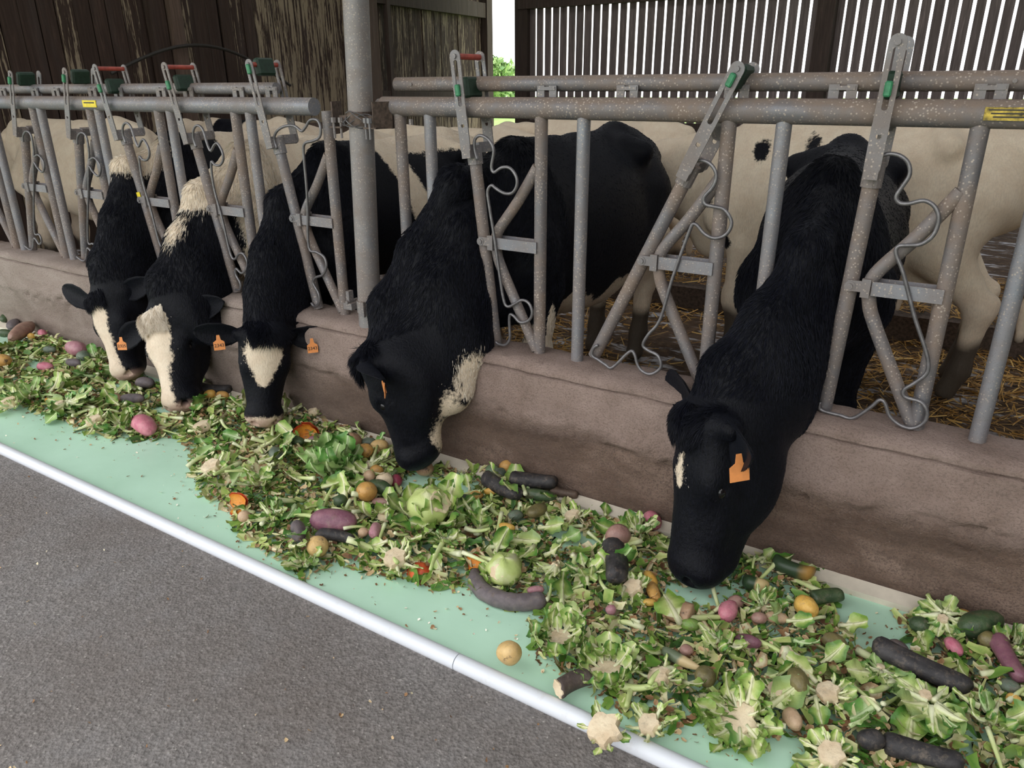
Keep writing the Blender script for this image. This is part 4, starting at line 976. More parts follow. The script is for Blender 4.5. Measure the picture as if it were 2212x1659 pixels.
FZ = .04
def make_cow(label, group, W, bdir, size, neck=None, head=None, coat=None, h=.012, ears=(1, 1), eartags=(), fur=0, udder=False, headless=False, lenf=1.0, wide=1.0, seed=1, forelock=None, earL=.205, fur_keep=None, furlen=None, pink=None, legs=True, belly=.06):
    """W: ground point under the withers; bdir: horizontal direction from withers to rump"""
    s = size
    bd = nrm((bdir[0], bdir[1], 0)); u = -bd; lft = np.array([-u[1], u[0], 0.0]); up = np.array([0, 0, 1.0])
    O = np.array([W[0], W[1], FZ])
    def B(a, b, c): return O + u * (a * s * (lenf if a < 0 else 1)) + lft * (b * s * wide) + up * (c * s)
    fr = (u, lft, up)
    # bounds
    pts = [B(.5, .4, 1.5), B(.5, -.4, 0), B(-1.6, .4, 1.5), B(-1.6, -.4, 0), B(-1.6, .4, 0), B(.5, .4, 0)]
    if head is not None:
        P0 = np.array(head['poll']); P1 = np.array(head['muzzle']); pts += [P0 + .2, P0 - .2, P1 + .14, P1 - .14]
    pts = np.array(pts); lo = pts.min(0) - .06; hi = pts.max(0) + .06
    Fd = Field(lo, hi, h)
    sw = s
    # trunk
    Fd.ell(B(-.04, 0, .99), fr, (.30 * s, .225 * s * wide, .30 * s), .08)
    Fd.cap(B(.0, 0, 1.22), B(-.3, 0, 1.20), .085 * s, .11 * s, .08)
    Fd.ell(B(.10, 0, .90), fr, (.22 * s, .20 * s * wide, .27 * s), .1)
    Fd.ell(B(-.50, 0, .97 - belly / 2), fr, (.58 * s * lenf, .30 * s * wide, (.345 + belly / 2) * s), .12)
    Fd.ell(B(-.72, 0, .96 - belly / 2), fr, (.42 * s * lenf, .315 * s * wide, (.34 + belly / 2) * s), .1)
    if belly > .1: Fd.ell(B(.02, 0, .72), fr, (.26 * s, .18 * s, .20 * s), .1)
    Fd.ell(B(-1.08, 0, 1.08), fr, (.30 * s, .25 * s * wide, .27 * s), .1)
    Fd.cap(B(.02, 0, 1.305), B(-.55, 0, 1.275), .055 * s, .05 * s, .09)
    Fd.cap(B(-.55, 0, 1.275), B(-1.0, 0, 1.315), .05 * s, .055 * s, .09)
    Fd.cap(B(-1.0, 0, 1.315), B(-1.30, 0, 1.27), .055 * s, .05 * s, .08)
    for sd in (-1, 1):
        Fd.cap(B(-.90, sd * .13, 1.27), B(-.93, sd * .225, 1.25), .06 * s, .055 * s, .08)
        Fd.cap(B(-1.22, sd * .10, 1.22), B(-1.31, sd * .11, 1.19), .06 * s, .045 * s, .06)
        Fd.cap(B(-.02, sd * .085, 1.22), B(.12, sd * .19, .84), .045 * s, .095 * s, .07)     # shoulder blade
        if legs:
            Fd.chain([B(.08, sd * .17, .90), B(-.01, sd * .165, .70), B(.02, sd * .15, .40), B(.0, sd * .15, .15), B(.03, sd * .15, .055)],
                     [.115 * s, .085 * s, .058 * s, .043 * s, .052 * s], .05)
            Fd.cap(B(.02, sd * .15, .42), B(.025, sd * .15, .36), .06 * s, .052 * s, .03)
            Fd.chain([B(-1.08, sd * .15, 1.02), B(-.98, sd * .185, .76), B(-1.20, sd * .16, .50), B(-1.17, sd * .15, .17), B(-1.13, sd * .15, .055)],
                     [.17 * s, .125 * s, .062 * s, .043 * s, .052 * s], .06)
            Fd.cap(B(-1.24, sd * .16, .535), B(-1.19, sd * .16, .47), .038 * s, .05 * s, .03)   # hock points backward
    Fd.ell(B(.20, 0, .74), fr, (.15 * s, .115 * s, .17 * s), .1)      # brisket
    Fd.chain([B(-1.30, 0, 1.27), B(-1.40, 0, 1.12), B(-1.41, .02, .80), B(-1.40, .03, .50)], [.045 * s, .028 * s, .020 * s, .024 * s], .03)
    Fd.cap(B(-1.40, .03, .50), B(-1.40, .03, .33), .04 * s, .02 * s, .02)
    if udder:
        Fd.ell(B(-.93, 0, .62), fr, (.20 * s, .155 * s, .15 * s), .06)
        for aa in (-.83, -1.0):
            for sd in (-1, 1): Fd.cap(B(aa, sd * .075, .50), B(aa, sd * .08, .42), .022 * s, .014 * s, .02)
    ear_bits = []; hf = None
    if head is not None:
        P0 = np.array(head['poll'], float); P1 = np.array(head['muzzle'], float); a = nrm(P1 - P0); L = np.linalg.norm(P1 - P0)
        nn = np.array(head['face'], float); nn = nrm(nn - a * (nn @ a)); b = np.cross(a, nn)
        if head.get('roll'):
            cr, sr = cos(radians(head['roll'])), sin(radians(head['roll'])); b, nn = b * cr + nn * sr, nn * cr - b * sr
        k_ = L / .48
        def Hd(x, y, z): return P0 + a * (x * k_) + b * (y * k_) + nn * (z * k_)
        hf = (a, b, nn); K = k_
        if neck is not None:
            nap, thr = [np.array(p, float) for p in neck['nape']], [np.array(p, float) for p in neck['throat']]
            nap = [B(.0, 0, 1.24)] + nap + [Hd(.03, 0, -.07)]
            thr = [B(.18, 0, .80)] + thr + [Hd(.10, 0, -.17)]
            rn = neck.get('rn') or [.075, .056, .072, .083, .085][:len(nap)]
            rt = neck.get('rt') or [.105, .088, .09, .088, .075][:len(thr)]
            Fd.chain(nap, [x * s for x in rn], .07); Fd.chain(thr, [x * s for x in rt], .07)
            m1 = [(p * .62 + q * .38) for p, q in zip(nap, thr)]; m2 = [(p * .3 + q * .7) for p, q in zip(nap, thr)]
            rm = neck.get('rm') or [.14, .10, .106, .106, .10]
            Fd.chain(m1, [x * s * (.80 if i_ < 2 else 1) for i_, x in enumerate(rm[:len(m1)])], .06); Fd.chain(m2, [x * s * .97 for x in rm[:len(m2)]], .07)
        Fd.ell(Hd(.03, 0, -.045), hf, (.075 * K, .098 * K, .075 * K), .04)          # poll
        Fd.ell(Hd(.12, 0, -.055), hf, (.13 * K, .115 * K, .066 * K), .05)          # forehead
        for sd in (-1, 1):
            Fd.ell(Hd(.165, sd * .086, -.046), hf, (.052 * K, .036 * K, .042 * K), .022)  # brow
            Fd.ell(Hd(.17, sd * .052, -.14), hf, (.14 * K, .05 * K, .115 * K), .05)   # cheek
            Fd.cap(Hd(.20, sd * .075, -.09), Hd(.33, sd * .055, -.085), .03 * K, .026 * K, .03)
            Fd.cap(Hd(.02, sd * .085, -.055), Hd(.02, sd * .13, -.065), .036 * K, .027 * K, .03)  # ear root
        Fd.cap(Hd(.16, 0, -.065), Hd(.40, 0, -.052), .080 * K, .070 * K, .05)       # nose bridge
        Fd.cap(Hd(.13, 0, -.19), Hd(.40, 0, -.125), .07 * K, .052 * K, .06)       # lower jaw
        Fd.ell(Hd(.425, 0, -.062), hf, (.064 * K, .096 * K, .074 * K), .035)        # muzzle
        Fd.ell(Hd(.40, 0, -.125), hf, (.05 * K, .055 * K, .04 * K), .03)            # chin
        for sd in (-1, 1):
            Fd.ell(Hd(.452, sd * .048, -.022), hf, (.022 * K, .015 * K, .020 * K), .01, True)  # nostril
            Fd.ell(Hd(.190, sd * .120, -.062), hf, (.026 * K, .012 * K, .016 * K), .01, True)  # eye socket
        for i, sd in enumerate((-1, 1)):
            if not ears[i]: continue
            e = ears[i] if isinstance(ears[i], dict) else {}
            out = nrm(b * sd * 1.0 + a * e.get('down', .12) + nn * e.get('fwd', -.05))
            fw = nrm(nn * .9 + a * e.get('twist', .2)); fw = nrm(fw - out * (fw @ out)); upv = np.cross(out, fw) * 1.0
            ear_bits.append((sd, out, fw, upv, *ear_shape(Hd(.022, sd * .125, -.068), out, fw, upv, earL * e.get('len', 1) * K, .062 * K, e.get('droop', .1))))
    V, Q = Fd.mesh(); nb = len(V)
    for (_, _, _, _, EP, EF) in ear_bits:
        Q = np.concatenate([Q, np.array(EF) + len(V)]); V = np.concatenate([V, EP])
    # normals
    a_, b_, c_, d_ = V[Q[:, 0]], V[Q[:, 1]], V[Q[:, 2]], V[Q[:, 3]]
    fn = np.cross(c_ - a_, d_ - b_); N = np.zeros_like(V)
    for i in range(4): np.add.at(N, Q[:, i], fn)
    N /= np.linalg.norm(N, axis=1)[:, None] + 1e-12
    root = empty('cow', (O[0], O[1], 0)); tag(root, label, 'cow', group)
    bl = ((V - O) @ np.stack(fr, 1)) / s
    hl = ((V - P0) @ np.stack(hf, 1)) / K if head is not None else np.full_like(V, 99.)
    ct = coat(V, bl, hl) if coat else np.full(len(V), -1.0)
    dirt = np.clip((.36 - bl[:, 2]) / .06 + .25 * np.sin(bl[:, 0] * 40), 0, 1) * (bl[:, 2] < .5) * (.9 if legs else 0) if head is None or True else 0
    dirt = np.where((hl[:, 0] > -.3) & (hl[:, 0] < 1) & (np.abs(hl[:, 1]) < .5) & (V[:, 1] < 2.6), 0, dirt)
    pk = pink(hl) if pink else np.zeros(len(V))
    me = bpy.data.meshes.new('body')
    Vl = V - np.array([O[0], O[1], 0])
    me.vertices.add(len(Vl)); me.vertices.foreach_set('co', Vl.astype(np.float32).ravel())
    me.loops.add(len(Q) * 4); me.loops.foreach_set('vertex_index', Q.astype(np.int32).ravel())
    me.polygons.add(len(Q)); me.polygons.foreach_set('loop_start', np.arange(0, len(Q) * 4, 4, dtype=np.int32))
    me.update(calc_edges=True); me.validate()
    for nm, arr in (('coat', ct), ('pink', pk), ('dirt', dirt)):
        at = me.attributes.new(nm, 'FLOAT', 'POINT'); at.data.foreach_set('value', np.asarray(arr, np.float32))
    body = link('body', me, M['coat'], root, 'all')
    org = np.array([O[0], O[1], 0])
    if head is not None:
        for sd in (-1, 1):
            g = MB(); R = .019 * K; Vv = []; Ff = []
            c = Hd(.190, sd * .096, -.062) - org
            for i in range(9):
                th = pi * i / 8
                for j in range(14):
                    ph = 2 * pi * j / 14; Vv.append(c + R * (a * cos(th) * 1.15 + sin(th) * (b * cos(ph) + nn * sin(ph))))
            for i in range(8):
                for j in range(14): Ff.append((i * 14 + j, i * 14 + (j + 1) % 14, i * 14 + 14 + (j + 1) % 14, i * 14 + 14 + j))
            g.add(Vv, Ff); g.build('eye', M['eye'], root, 'all')
        for (sd, at_s, txt, sc, ndir, swing) in eartags:
            eb = [e for e in ear_bits if e[0] == sd]
            if not eb: continue
            _, out, fw, upv, _, _ = eb[0]
            c = Hd(.022, sd * .125, -.068) + out * (earL * K * at_s) + fw * .024 + nrm(ndir) * .035
            nd = nrm(ndir); dn = np.array([0, 0, -1.0]) + np.array(swing); dn = nrm(dn - nd * (dn @ nd)); sdv = np.cross(dn, nd)
            w, hh = .030 * sc, .062 * sc
            outl = [(-.008 * sc, -.012 * sc), (.008 * sc, -.012 * sc), (.012 * sc, .016 * sc), (w, .028 * sc), (w, hh + .01), (-w, hh + .01), (-w, .028 * sc), (-.012 * sc, .016 * sc)]
            P = [c - org + sdv * x + dn * y + nd * z for z in (.0, .0025) for (x, y) in outl]
            nO = len(outl); Fc = [tuple(range(nO - 1, -1, -1)), tuple(range(nO, 2 * nO))] + [(i, (i + 1) % nO, nO + (i + 1) % nO, nO + i) for i in range(nO)]
            tg = MB().add(P, Fc).build('ear_tag', M['tag'], root); tg["label"] = 'orange plastic ear tag'
            if txt:
                cc = c - org + dn * (.048 * sc) + nd * .0032; xx = -sdv if False else np.cross(-dn, nd)
                mw = Matrix(((xx[0], -dn[0], nd[0], cc[0]), (xx[1], -dn[1], nd[1], cc[1]), (xx[2], -dn[2], nd[2], cc[2]), (0, 0, 0, 1)))
                tag_number(tg, txt, mw, .027 * sc)
    if fur and head is not None:
        ishead = (np.abs(hl[:, 1]) < .2) & (hl[:, 0] > -.06) & (hl[:, 0] < .6) & (hl[:, 2] > -.32) & (hl[:, 2] < .1)
        flow = np.tile((bd * .5 + np.array([0, 0, -1.0])), (len(V), 1))
        neckv = nrm(B(-.1, 0, 1.3) - P0)
        isneck = (~ishead) & (V[:, 1] < W[1] + .1)
        flow[isneck] = -neckv * .15 + np.array([0, 0, -.8]) + nrm(P0 - B(0, 0, 1.2)) * .5
        flow[ishead] = a + .25 * N[ishead]
        ln = np.full(len(V), .014); ln[isneck] = .022; ln[ishead] = .010
        nape = isneck & (N[:, 2] > .2) ; ln[nape] = .034
        ln[nb:] = .007
        if furlen is not None: ln = furlen(V, bl, hl, ln)
        dcam = np.array([0, 0, 1.6]) - V; vis = ((N * dcam).sum(1) > -.12 * np.linalg.norm(dcam, axis=1)).astype(float)
        vis[nb:] *= .5
        vis *= (hl[:, 0] < .40) | (~ishead)
        vis *= np.where(isneck | ishead, 1.0, .35) * (V[:, 2] > .35 - .4 * (V[:, 1] < 2.6))
        for e in ear_bits: pass
        fo = fur_curves('fur', Vl, Q, N, ct, flow, fur, ln, M['fur'], root, seed, vis)
        if forelock:
            fx, fn_, fl_, fw_ = forelock
            sel = ((hl[:, 0] > fx[0]) & (hl[:, 0] < fx[1]) & (np.abs(hl[:, 1]) < fw_) & (hl[:, 2] > -.09)).astype(float)
            flow2 = np.tile(a * 1.0 + nn * .1, (len(V), 1)) + b[None, :] * (.6 * np.sin(hl[:, 1:2] * 60))
            cc = np.full(len(V), 1.0 if forelock[1][1] == 'w' else -1.0) if forelock[1][1] in 'wb' else ct
            fur_curves('forelock', Vl, Q, N, cc, flow2, fn_[0], np.full(len(V), fl_), M['fur'], root, seed + 50, sel, .42, .0010)
    return root

def sm(*a):    # union of signed patches
    return np.maximum.reduce(a)
def blob(P, c, r):
    c = np.array(c); r = np.array(r); q = (P - c) / r
    return (1 - np.linalg.norm(q, axis=1)) * r.min()
def box1(x, lo, hi): return np.minimum(x - lo, hi - x)

# --- cow 1: second in from the far left, white tuft on the withers, white blaze
def coat1(V, B, Hh):
    wid = np.interp(Hh[:, 0], [0, .04, .12, .2, .30, .40, .5], [.02, .055, .062, .05, .042, .055, .09])
    face = np.minimum(wid - np.abs(Hh[:, 1] - .012), Hh[:, 2] + .085); face = np.where(Hh[:, 0] < .03, -.1, face); face = np.where((Hh[:, 0] > .7) | (np.abs(Hh[:, 1]) > .25), -.1, face)
    return sm(face, blob(V, (-4.17, 2.60, 1.26), (.17, .20, .15)), np.minimum(B[:, 2] - 1.24, -.25 - B[:, 0]), blob(B, (-1.2, 0, .8), (.2, .4, .3)))
FEED = 'black and white cows eating with their heads through the feed fence'
make_cow('leftmost feeding cow, black with a white blaze and white tuft on its withers', FEED, (-4.13, 2.83), (-.03, 1), .955,
         neck=dict(nape=[(-4.17, 2.53, 1.17), (-4.17, 2.42, .90), (-4.16, 2.31, .67)], throat=[(-4.13, 2.55, .74), (-4.10, 2.45, .60), (-4.06, 2.36, .44)]),
         head=dict(poll=(-4.13, 2.20, .52), muzzle=(-3.93, 2.12, .08), face=(.40, -.9, .25), roll=-14), coat=coat1, ears=(dict(down=.1), dict(down=-1.0, fwd=.1, twist=.1, len=1.25)), fur=26000, seed=11,
         pink=lambda H: np.clip((H[:, 0] - .44) / .03, 0, 1) * .8 * (np.abs(H[:, 1]) < .2), forelock=((-.02, .05), (1500, 'b'), .05, .07), wide=.86)
# --- cow 2: cream shoulders, white half face
def coat2(V, B, Hh):
    c0 = np.interp(Hh[:, 0], [0, .1, .22, .3, .5], [.005, .008, .015, .026, .03]); wd = np.interp(Hh[:, 0], [0, .03, .12, .22, .3, .5], [.06, .085, .08, .068, .054, .056])
    face = np.minimum(wd - np.abs(Hh[:, 1] - c0), Hh[:, 2] + .12); face = np.where((Hh[:, 0] < .015) | (Hh[:, 0] > .7) | (np.abs(Hh[:, 1]) > .25), -.1, face)
    ln = V[:, 2] - .965 + (V[:, 1] - 2.5) * .25
    sh = np.minimum(ln, 3.15 - V[:, 1] + 10 * 0)
    return sm(face, np.minimum(V[:, 2] - 1.0, V[:, 1] - 2.36), np.minimum(V[:, 1] - 2.62, .95 - (V[:, 1] - 2.62)), blob(V, (-3.55, 2.38, .90), (.045, .10, .075)), blob(Hh, (.22, -.03, -.27), (.20, .05, .05)))
make_cow('feeding cow with cream shoulders, black neck and half-white face', FEED, (-3.52, 2.83), (-.02, 1), .94,
         neck=dict(nape=[(-3.55, 2.53, 1.07), (-3.57, 2.40, .84), (-3.59, 2.28, .64)], throat=[(-3.50, 2.55, .72), (-3.44, 2.44, .57), (-3.42, 2.33, .42)]),
         head=dict(poll=(-3.585, 2.185, .505), muzzle=(-3.345, 2.045, .055), face=(.34, -.9, .25), roll=-4), coat=coat2, ears=(dict(down=.2), dict(down=.12, droop=.1)),
         eartags=((1, .62, '2325', .82, (.55, -.83, .1), (.0, 0, 0)),), fur=26000, seed=12, forelock=((-.01, .06), (5200, 'w'), .062, .078), wide=.86,
         pink=lambda H: np.clip((H[:, 0] - .445) / .03, 0, 1) * .9 * (np.abs(H[:, 1]) < .2))
# --- cow 3: white heart on the forehead
def coat3(V, B, Hh):
    wd = np.interp(Hh[:, 0], [.0, .05, .11, .17, .275, .29], [.06, .082, .088, .068, .008, -.05])
    face = np.minimum(wd - np.abs(Hh[:, 1] - .01), Hh[:, 2] + .10); face = np.where((Hh[:, 0] < .015) | (Hh[:, 0] > .33) | (np.abs(Hh[:, 1]) > .25), -.1, face)
    mz = np.minimum(.03 - np.abs(Hh[:, 0] - .455), Hh[:, 2] + .07) 
    mz = np.where(np.abs(Hh[:, 1]) > .2, -.1, mz)
    belt = np.minimum(.075 - np.abs((B[:, 0] + .42) - (B[:, 2] - 1.1) * .35), B[:, 2] - .82)
    return sm(face, mz - .004, belt, np.minimum(B[:, 2] - 1.275, -.3 - B[:, 0]), np.minimum(np.minimum(.46 - B[:, 2], B[:, 0] + .3), V[:, 1] - 2.64))
make_cow('black cow facing the camera with a white heart-shaped forehead patch and two orange ear tags', FEED, (-2.90, 2.84), (0, 1), .95,
         neck=dict(nape=[(-2.925, 2.53, 1.07), (-2.925, 2.42, .84), (-2.905, 2.355, .67)], throat=[(-2.90, 2.55, .72), (-2.89, 2.47, .59), (-2.895, 2.42, .48)]),
         head=dict(poll=(-2.775, 2.225, .525), muzzle=(-2.745, 2.12, .075), face=(.76, -.62, .15), roll=4), coat=coat3, ears=(dict(down=.06, fwd=.3), dict(down=.02, fwd=.0, droop=-.05)),
         eartags=((1, .45, '2343', .82, (.78, -.6, .1), (0, 0, 0)), (-1, .50, '2343', .82, (.78, -.6, .1), (0, 0, 0))), fur=30000, seed=13,
         forelock=((-.05, .03), (3600, 'b'), .058, .085), pink=lambda H: np.clip(.035 - np.abs(H[:, 0] - .46), 0, .02) / .02 * .75 * (H[:, 2] > -.075) * (np.abs(H[:, 1]) < .2), wide=.86)
# --- cow 4: side view, behind the post
def coat4(V, B, Hh):
    thr = sm(blob(V, (-1.70, 2.39, .47), (.06, .12, .11)), blob(V, (-1.745, 2.35, .36), (.055, .12, .13)), blob(V, (-1.785, 2.32, .25), (.034, .10, .10)))
    fh = np.minimum(.045 - np.abs(Hh[:, 1]), Hh[:, 2] + .045); fh = np.where((Hh[:, 0] < .05) | (Hh[:, 0] > .16), -.1, fh)
    bel = .60 - B[:, 2] + .05 * np.sin(B[:, 0] * 17) + .02 * np.sin(B[:, 0] * 41); bel = np.where((V[:, 1] < 2.62) | (B[:, 0] > .04), -.2, bel)
    frontleg = np.where(B[:, 0] > -.2, np.minimum(.56 - B[:, 2], V[:, 1] - 2.62) - .05 + .03 * np.sin(B[:, 1] * 50), -.3)
    sp = blob(B, (-.20, -.26, .98), (.035, .2, .10))
    return sm(thr, fh, bel, frontleg, np.where(B[:, 1] < 0, sp, -.3))
make_cow('large black cow seen from the side behind the post, white throat and white belly', FEED, (-1.82, 2.90), (.02, 1), .985,
         neck=dict(nape=[(-1.872, 2.53, 1.225), (-1.985, 2.42, .96), (-2.06, 2.31, .73)], throat=[(-1.79, 2.55, .74), (-1.76, 2.44, .58), (-1.79, 2.33, .40)], rm=[.14, .092, .125, .13, .12]),
         head=dict(poll=(-2.10, 2.20, .545), muzzle=(-1.93, 2.205, .05), face=(-.97, -.15, -.2), roll=0), coat=coat4, ears=(dict(down=.5, fwd=-1.2, twist=.3, droop=.1), dict(down=.2, fwd=.0)),
         eartags=((-1, .50, '', .8, (.55, .8, .1), (.35, 0, 0)), (-1, .62, '', .8, (.8, .6, 0), (.2, 0, 0))), fur=36000, seed=14, forelock=((-.06, .05), (4200, 'b'), .08, .085), wide=.95, belly=.17)
# --- cow 5: all black on the right
def coat5(V, B, Hh):
    st = np.minimum(np.interp(Hh[:, 0], [.10, .13, .19, .21], [.0, .012, .02, -.01]) - np.abs(Hh[:, 1] + .018), Hh[:, 2] + .07); st = np.where((Hh[:, 0] < .10) | (Hh[:, 0] > .215), -.1, st)
    br = blob(V, (-.37, 2.70, .61), (.05, .10, .06))
    return sm(st, br)
make_cow('big all-black cow on the right reaching far down to the feed, small white blaze', FEED, (-.50, 2.92), (-.11, 1), .965,
         neck=dict(nape=[(-.475, 2.55, 1.10), (-.54, 2.42, .89), (-.62, 2.31, .72)], throat=[(-.46, 2.54, .73), (-.47, 2.42, .58), (-.53, 2.31, .46)], rm=[.14, .09, .118, .118, .108]),
         head=dict(poll=(-.70, 2.18, .61), muzzle=(-.655, 2.05, .045), face=(-.50, -.86, .15), roll=-20), coat=coat5, ears=(dict(down=.30, fwd=.22, twist=.25, droop=.2), dict(down=-.55, fwd=.15, twist=.0)),
         eartags=((-1, .55, '', 1.0, (.66, -.72, .15), (.10, 0, 0)),), fur=40000, seed=15, forelock=((-.03, .06), (2600, 'b'), .05, .085), lenf=.92, wide=.95)
# --- cows standing behind
BACK = 'cows standing behind the feeding row'
def coat_b3(V, B, Hh):
    sp = [(-.05, 1.20, .04), (-.30, 1.24, .035), (-.47, 1.20, .028), (-.62, 1.235, .03), (.20, .95, .035), (-.75, 1.10, .012), (.08, .72, .03)]
    c = np.full(len(V), .4)
    for x, z, r in sp: c = np.minimum(c, np.hypot((B[:, 0] - x), (B[:, 2] - z) * .8) - r)
    return c
make_cow('big cream white cow with a few black spots standing sideways behind the all-black cow', BACK, (-1.15, 4.42), (1, .02), 1.02,
         neck=dict(nape=[(-1.55, 4.52, 1.22), (-1.75, 4.55, 1.18)], throat=[(-1.45, 4.45, .86), (-1.62, 4.52, .95)], rn=[.09, .09, .09, .08], rt=[.11, .1, .1, .08], rm=[.15, .13, .12, .1]),
         head=dict(poll=(-1.93, 4.60, 1.22), muzzle=(-2.22, 4.62, .86), face=(-.8, 0, .6)), coat=coat_b3, h=.017, udder=True, lenf=.98)
cream = lambda V, B, Hh: np.full(len(V), .4)
make_cow('cream cow seen over the two empty yokes at the far left', BACK, (-6.75, 3.45), (1, .05), .97,
         head=dict(poll=(-7.35, 3.5, 1.25), muzzle=(-7.6, 3.5, .9), face=(-.8, 0, .6)), neck=dict(nape=[(-7.0, 3.47, 1.24), (-7.2, 3.5, 1.25)], throat=[(-6.95, 3.47, .9), (-7.15, 3.5, 1.0)], rn=[.09] * 4, rt=[.11, .1, .1, .08], rm=[.15, .13, .12, .1]), coat=cream, h=.018)
def coat_b5(V, B, Hh): return np.minimum(.3, np.hypot(B[:, 0] + .15, (B[:, 2] - 1.2)) - .2)
make_cow('pale cow whose back shows between the post and the big black cow', BACK, (-4.55, 5.45), (1, -.05), .90, coat=cream, h=.02, lenf=1.15,
         head=dict(poll=(-5.2, 5.5, 1.15), muzzle=(-5.45, 5.5, .8), face=(-.8, 0, .6)), neck=dict(nape=[(-4.85, 5.47, 1.15), (-5.05, 5.5, 1.15)], throat=[(-4.8, 5.47, .82), (-5.0, 5.5, .92)], rn=[.09] * 4, rt=[.11, .1, .1, .08], rm=[.15, .13, .12, .1]))
make_cow('pale cow with its rump showing over the hips of the big black side-on cow', BACK, (-3.25, 5.75), (1, -.08), .955, coat=cream, h=.02,
         head=dict(poll=(-3.85, 5.8, 1.22), muzzle=(-4.1, 5.8, .9), face=(-.8, 0, .6)), neck=dict(nape=[(-3.5, 5.77, 1.2), (-3.7, 5.8, 1.2)], throat=[(-3.45, 5.77, .86), (-3.65, 5.8, .96)], rn=[.09] * 4, rt=[.11, .1, .1, .08], rm=[.15, .13, .12, .1]))
def coat_b6(V, B, Hh): return np.sin(B[:, 0] * 6 + .5) * .1 + .02
make_cow('black and white cow seen in the gap over the half-white-faced cow', BACK, (-6.6, 5.0), (1, .0), .93, coat=coat_b6, h=.02,
         head=dict(poll=(-7.2, 5.0, 1.2), muzzle=(-7.45, 5.0, .85), face=(-.8, 0, .6)), neck=dict(nape=[(-6.85, 5., 1.18), (-7.05, 5., 1.2)], throat=[(-6.8, 5., .85), (-7.0, 5., .95)], rn=[.09] * 4, rt=[.11, .1, .1, .08], rm=[.15, .13, .12, .1]))
# ------------------------------------------------------------------ the feed heap
HOLES = [H1, H2, H3, H4, H5, H6, H7]
def inside(P, poly):
    x, y = P[:, 0], P[:, 1]; c = np.zeros(len(P), bool); n = len(poly)
    for i in range(n):
        (x0, y0), (x1, y1) = poly[i], poly[i - 1]
        m = ((y0 > y) != (y1 > y)) & (x < (x1 - x0) * (y - y0) / ((y1 - y0) or 1e-9) + x0)
        c ^= m
    return c
def edge_dist(P, poly):
    d = np.full(len(P), 9.0); n = len(poly)
    for i in range(n):
        a = np.array(poly[i]); b = np.array(poly[i - 1]); ab = b - a; L = ab @ ab + 1e-9
        t = np.clip(((P - a) @ ab) / L, 0, 1); d = np.minimum(d, np.linalg.norm(P - a - t[:, None] * ab, axis=1))
    return d
def heap_pts(n, r, pad=.0):
    out = []
    while sum(map(len, out)) < n:
        P = np.stack([r.uniform(-5.3, .9, n * 4), r.uniform(1.42, 2.38, n * 4)], 1)
        m = inside(P, HEAP)
        for h in HOLES: m &= ~inside(P, h)
        P = P[m]
        if pad: P = P[edge_dist(P, HEAP) > pad]
        out.append(P)
    return np.concatenate(out)[:n]
def heap_h(P):
    d = edge_dist(P, HEAP)
    for h in HOLES:
        d = np.minimum(d, edge_dist(P, h))
    return np.clip(d / .14, 0, 1) ** .7 * .07 * (.75 + .25 * np.sin(P[:, 0] * 5.3) * np.cos(P[:, 1] * 9.1))
BOARD = .003

def leaf_mesh(name, L, W, seed, ruffle=.012, curl=.6, rib=.011, stem=.35, nl=11, nw=7, mat=None):
    """ribbed cabbage leaf: tapering white stem widening to a ruffled blade, curling upward"""
    r = np.random.default_rng(seed); V = []; A = []; F = []
    ph = r.uniform(0, 6, 6)
    for i in range(nl):
        t = i / (nl - 1)
        w = W * (.10 + .14 * (1 - t)) if t < stem * .6 else W * (.16 + .84 * sin(pi * min(1, (t - stem * .6) / (1 - stem * .6) * .88 + .06)) ** .8)
        ang = curl * t * t
        cx = L * (t - .16 * curl * t ** 3); cz = L * .42 * curl * t * t
        for j in range(nw):
            u = -1 + 2 * j / (nw - 1)
            ru = ruffle * abs(u) ** 1.5 * sin(9 * t + ph[0] + (2.6 if u > 0 else 0)) * (1 if t > stem * .6 else .2) + ruffle * .7 * abs(u) * sin(19 * t + ph[1] + 3 * u)
            side = u * w * (1 + .12 * sin(13 * t + ph[2]))
            V.append((cx - sin(ang) * ru, side, cz + cos(ang) * ru + .22 * w * u * u + rib * .35 * (1 - min(1, abs(u) * 3))))
            A.append(min(1, abs(u) * (1.0 if t > stem else .25) * (.35 + t)))
    for i in range(nl - 1):
        for j in range(nw - 1):
            F.append((i * nw + j, i * nw + j + 1, (i + 1) * nw + j + 1, (i + 1) * nw + j))
    g = MB(); g.add(V, F)
    # the solid rib underneath
    n0 = len(g.v)
    pts = []; rr = []
    for i in range(0, nl, 2):
        t = i / (nl - 1); v = V[i * nw + nw // 2]; pts.append((v[0], v[1], v[2] - rib * .3)); rr.append(rib * (1.15 - .95 * t))
    g.tube(pts, rr, 6)
    A += [0.02 + .1 * (k % 3) for k in range(len(g.v) - n0)]
    g.at['rib'] = A; g.at['shade'] = [.3] * len(A)
    me = g.mesh(name); me.materials.append(mat); me.polygons.foreach_set('use_smooth', [True] * len(me.polygons))
    return me
LEAF = {k: [leaf_mesh('leaf', .15, .048, 20 + i, mat=M[k], curl=.35 + .35 * (i % 3), ruffle=.010 + .004 * (i % 2)) for i in range(5)] for k in ('leaf', 'leaf_pale', 'leaf_bright')}
RIBS = {k: [leaf_mesh('rib', .11, .020, 40 + i, mat=M[k], curl=.3 + .35 * (i % 3), ruffle=.004, rib=.013, stem=.75, nw=5) for i in range(4)] for k in ('leaf_pale', 'stalk')}
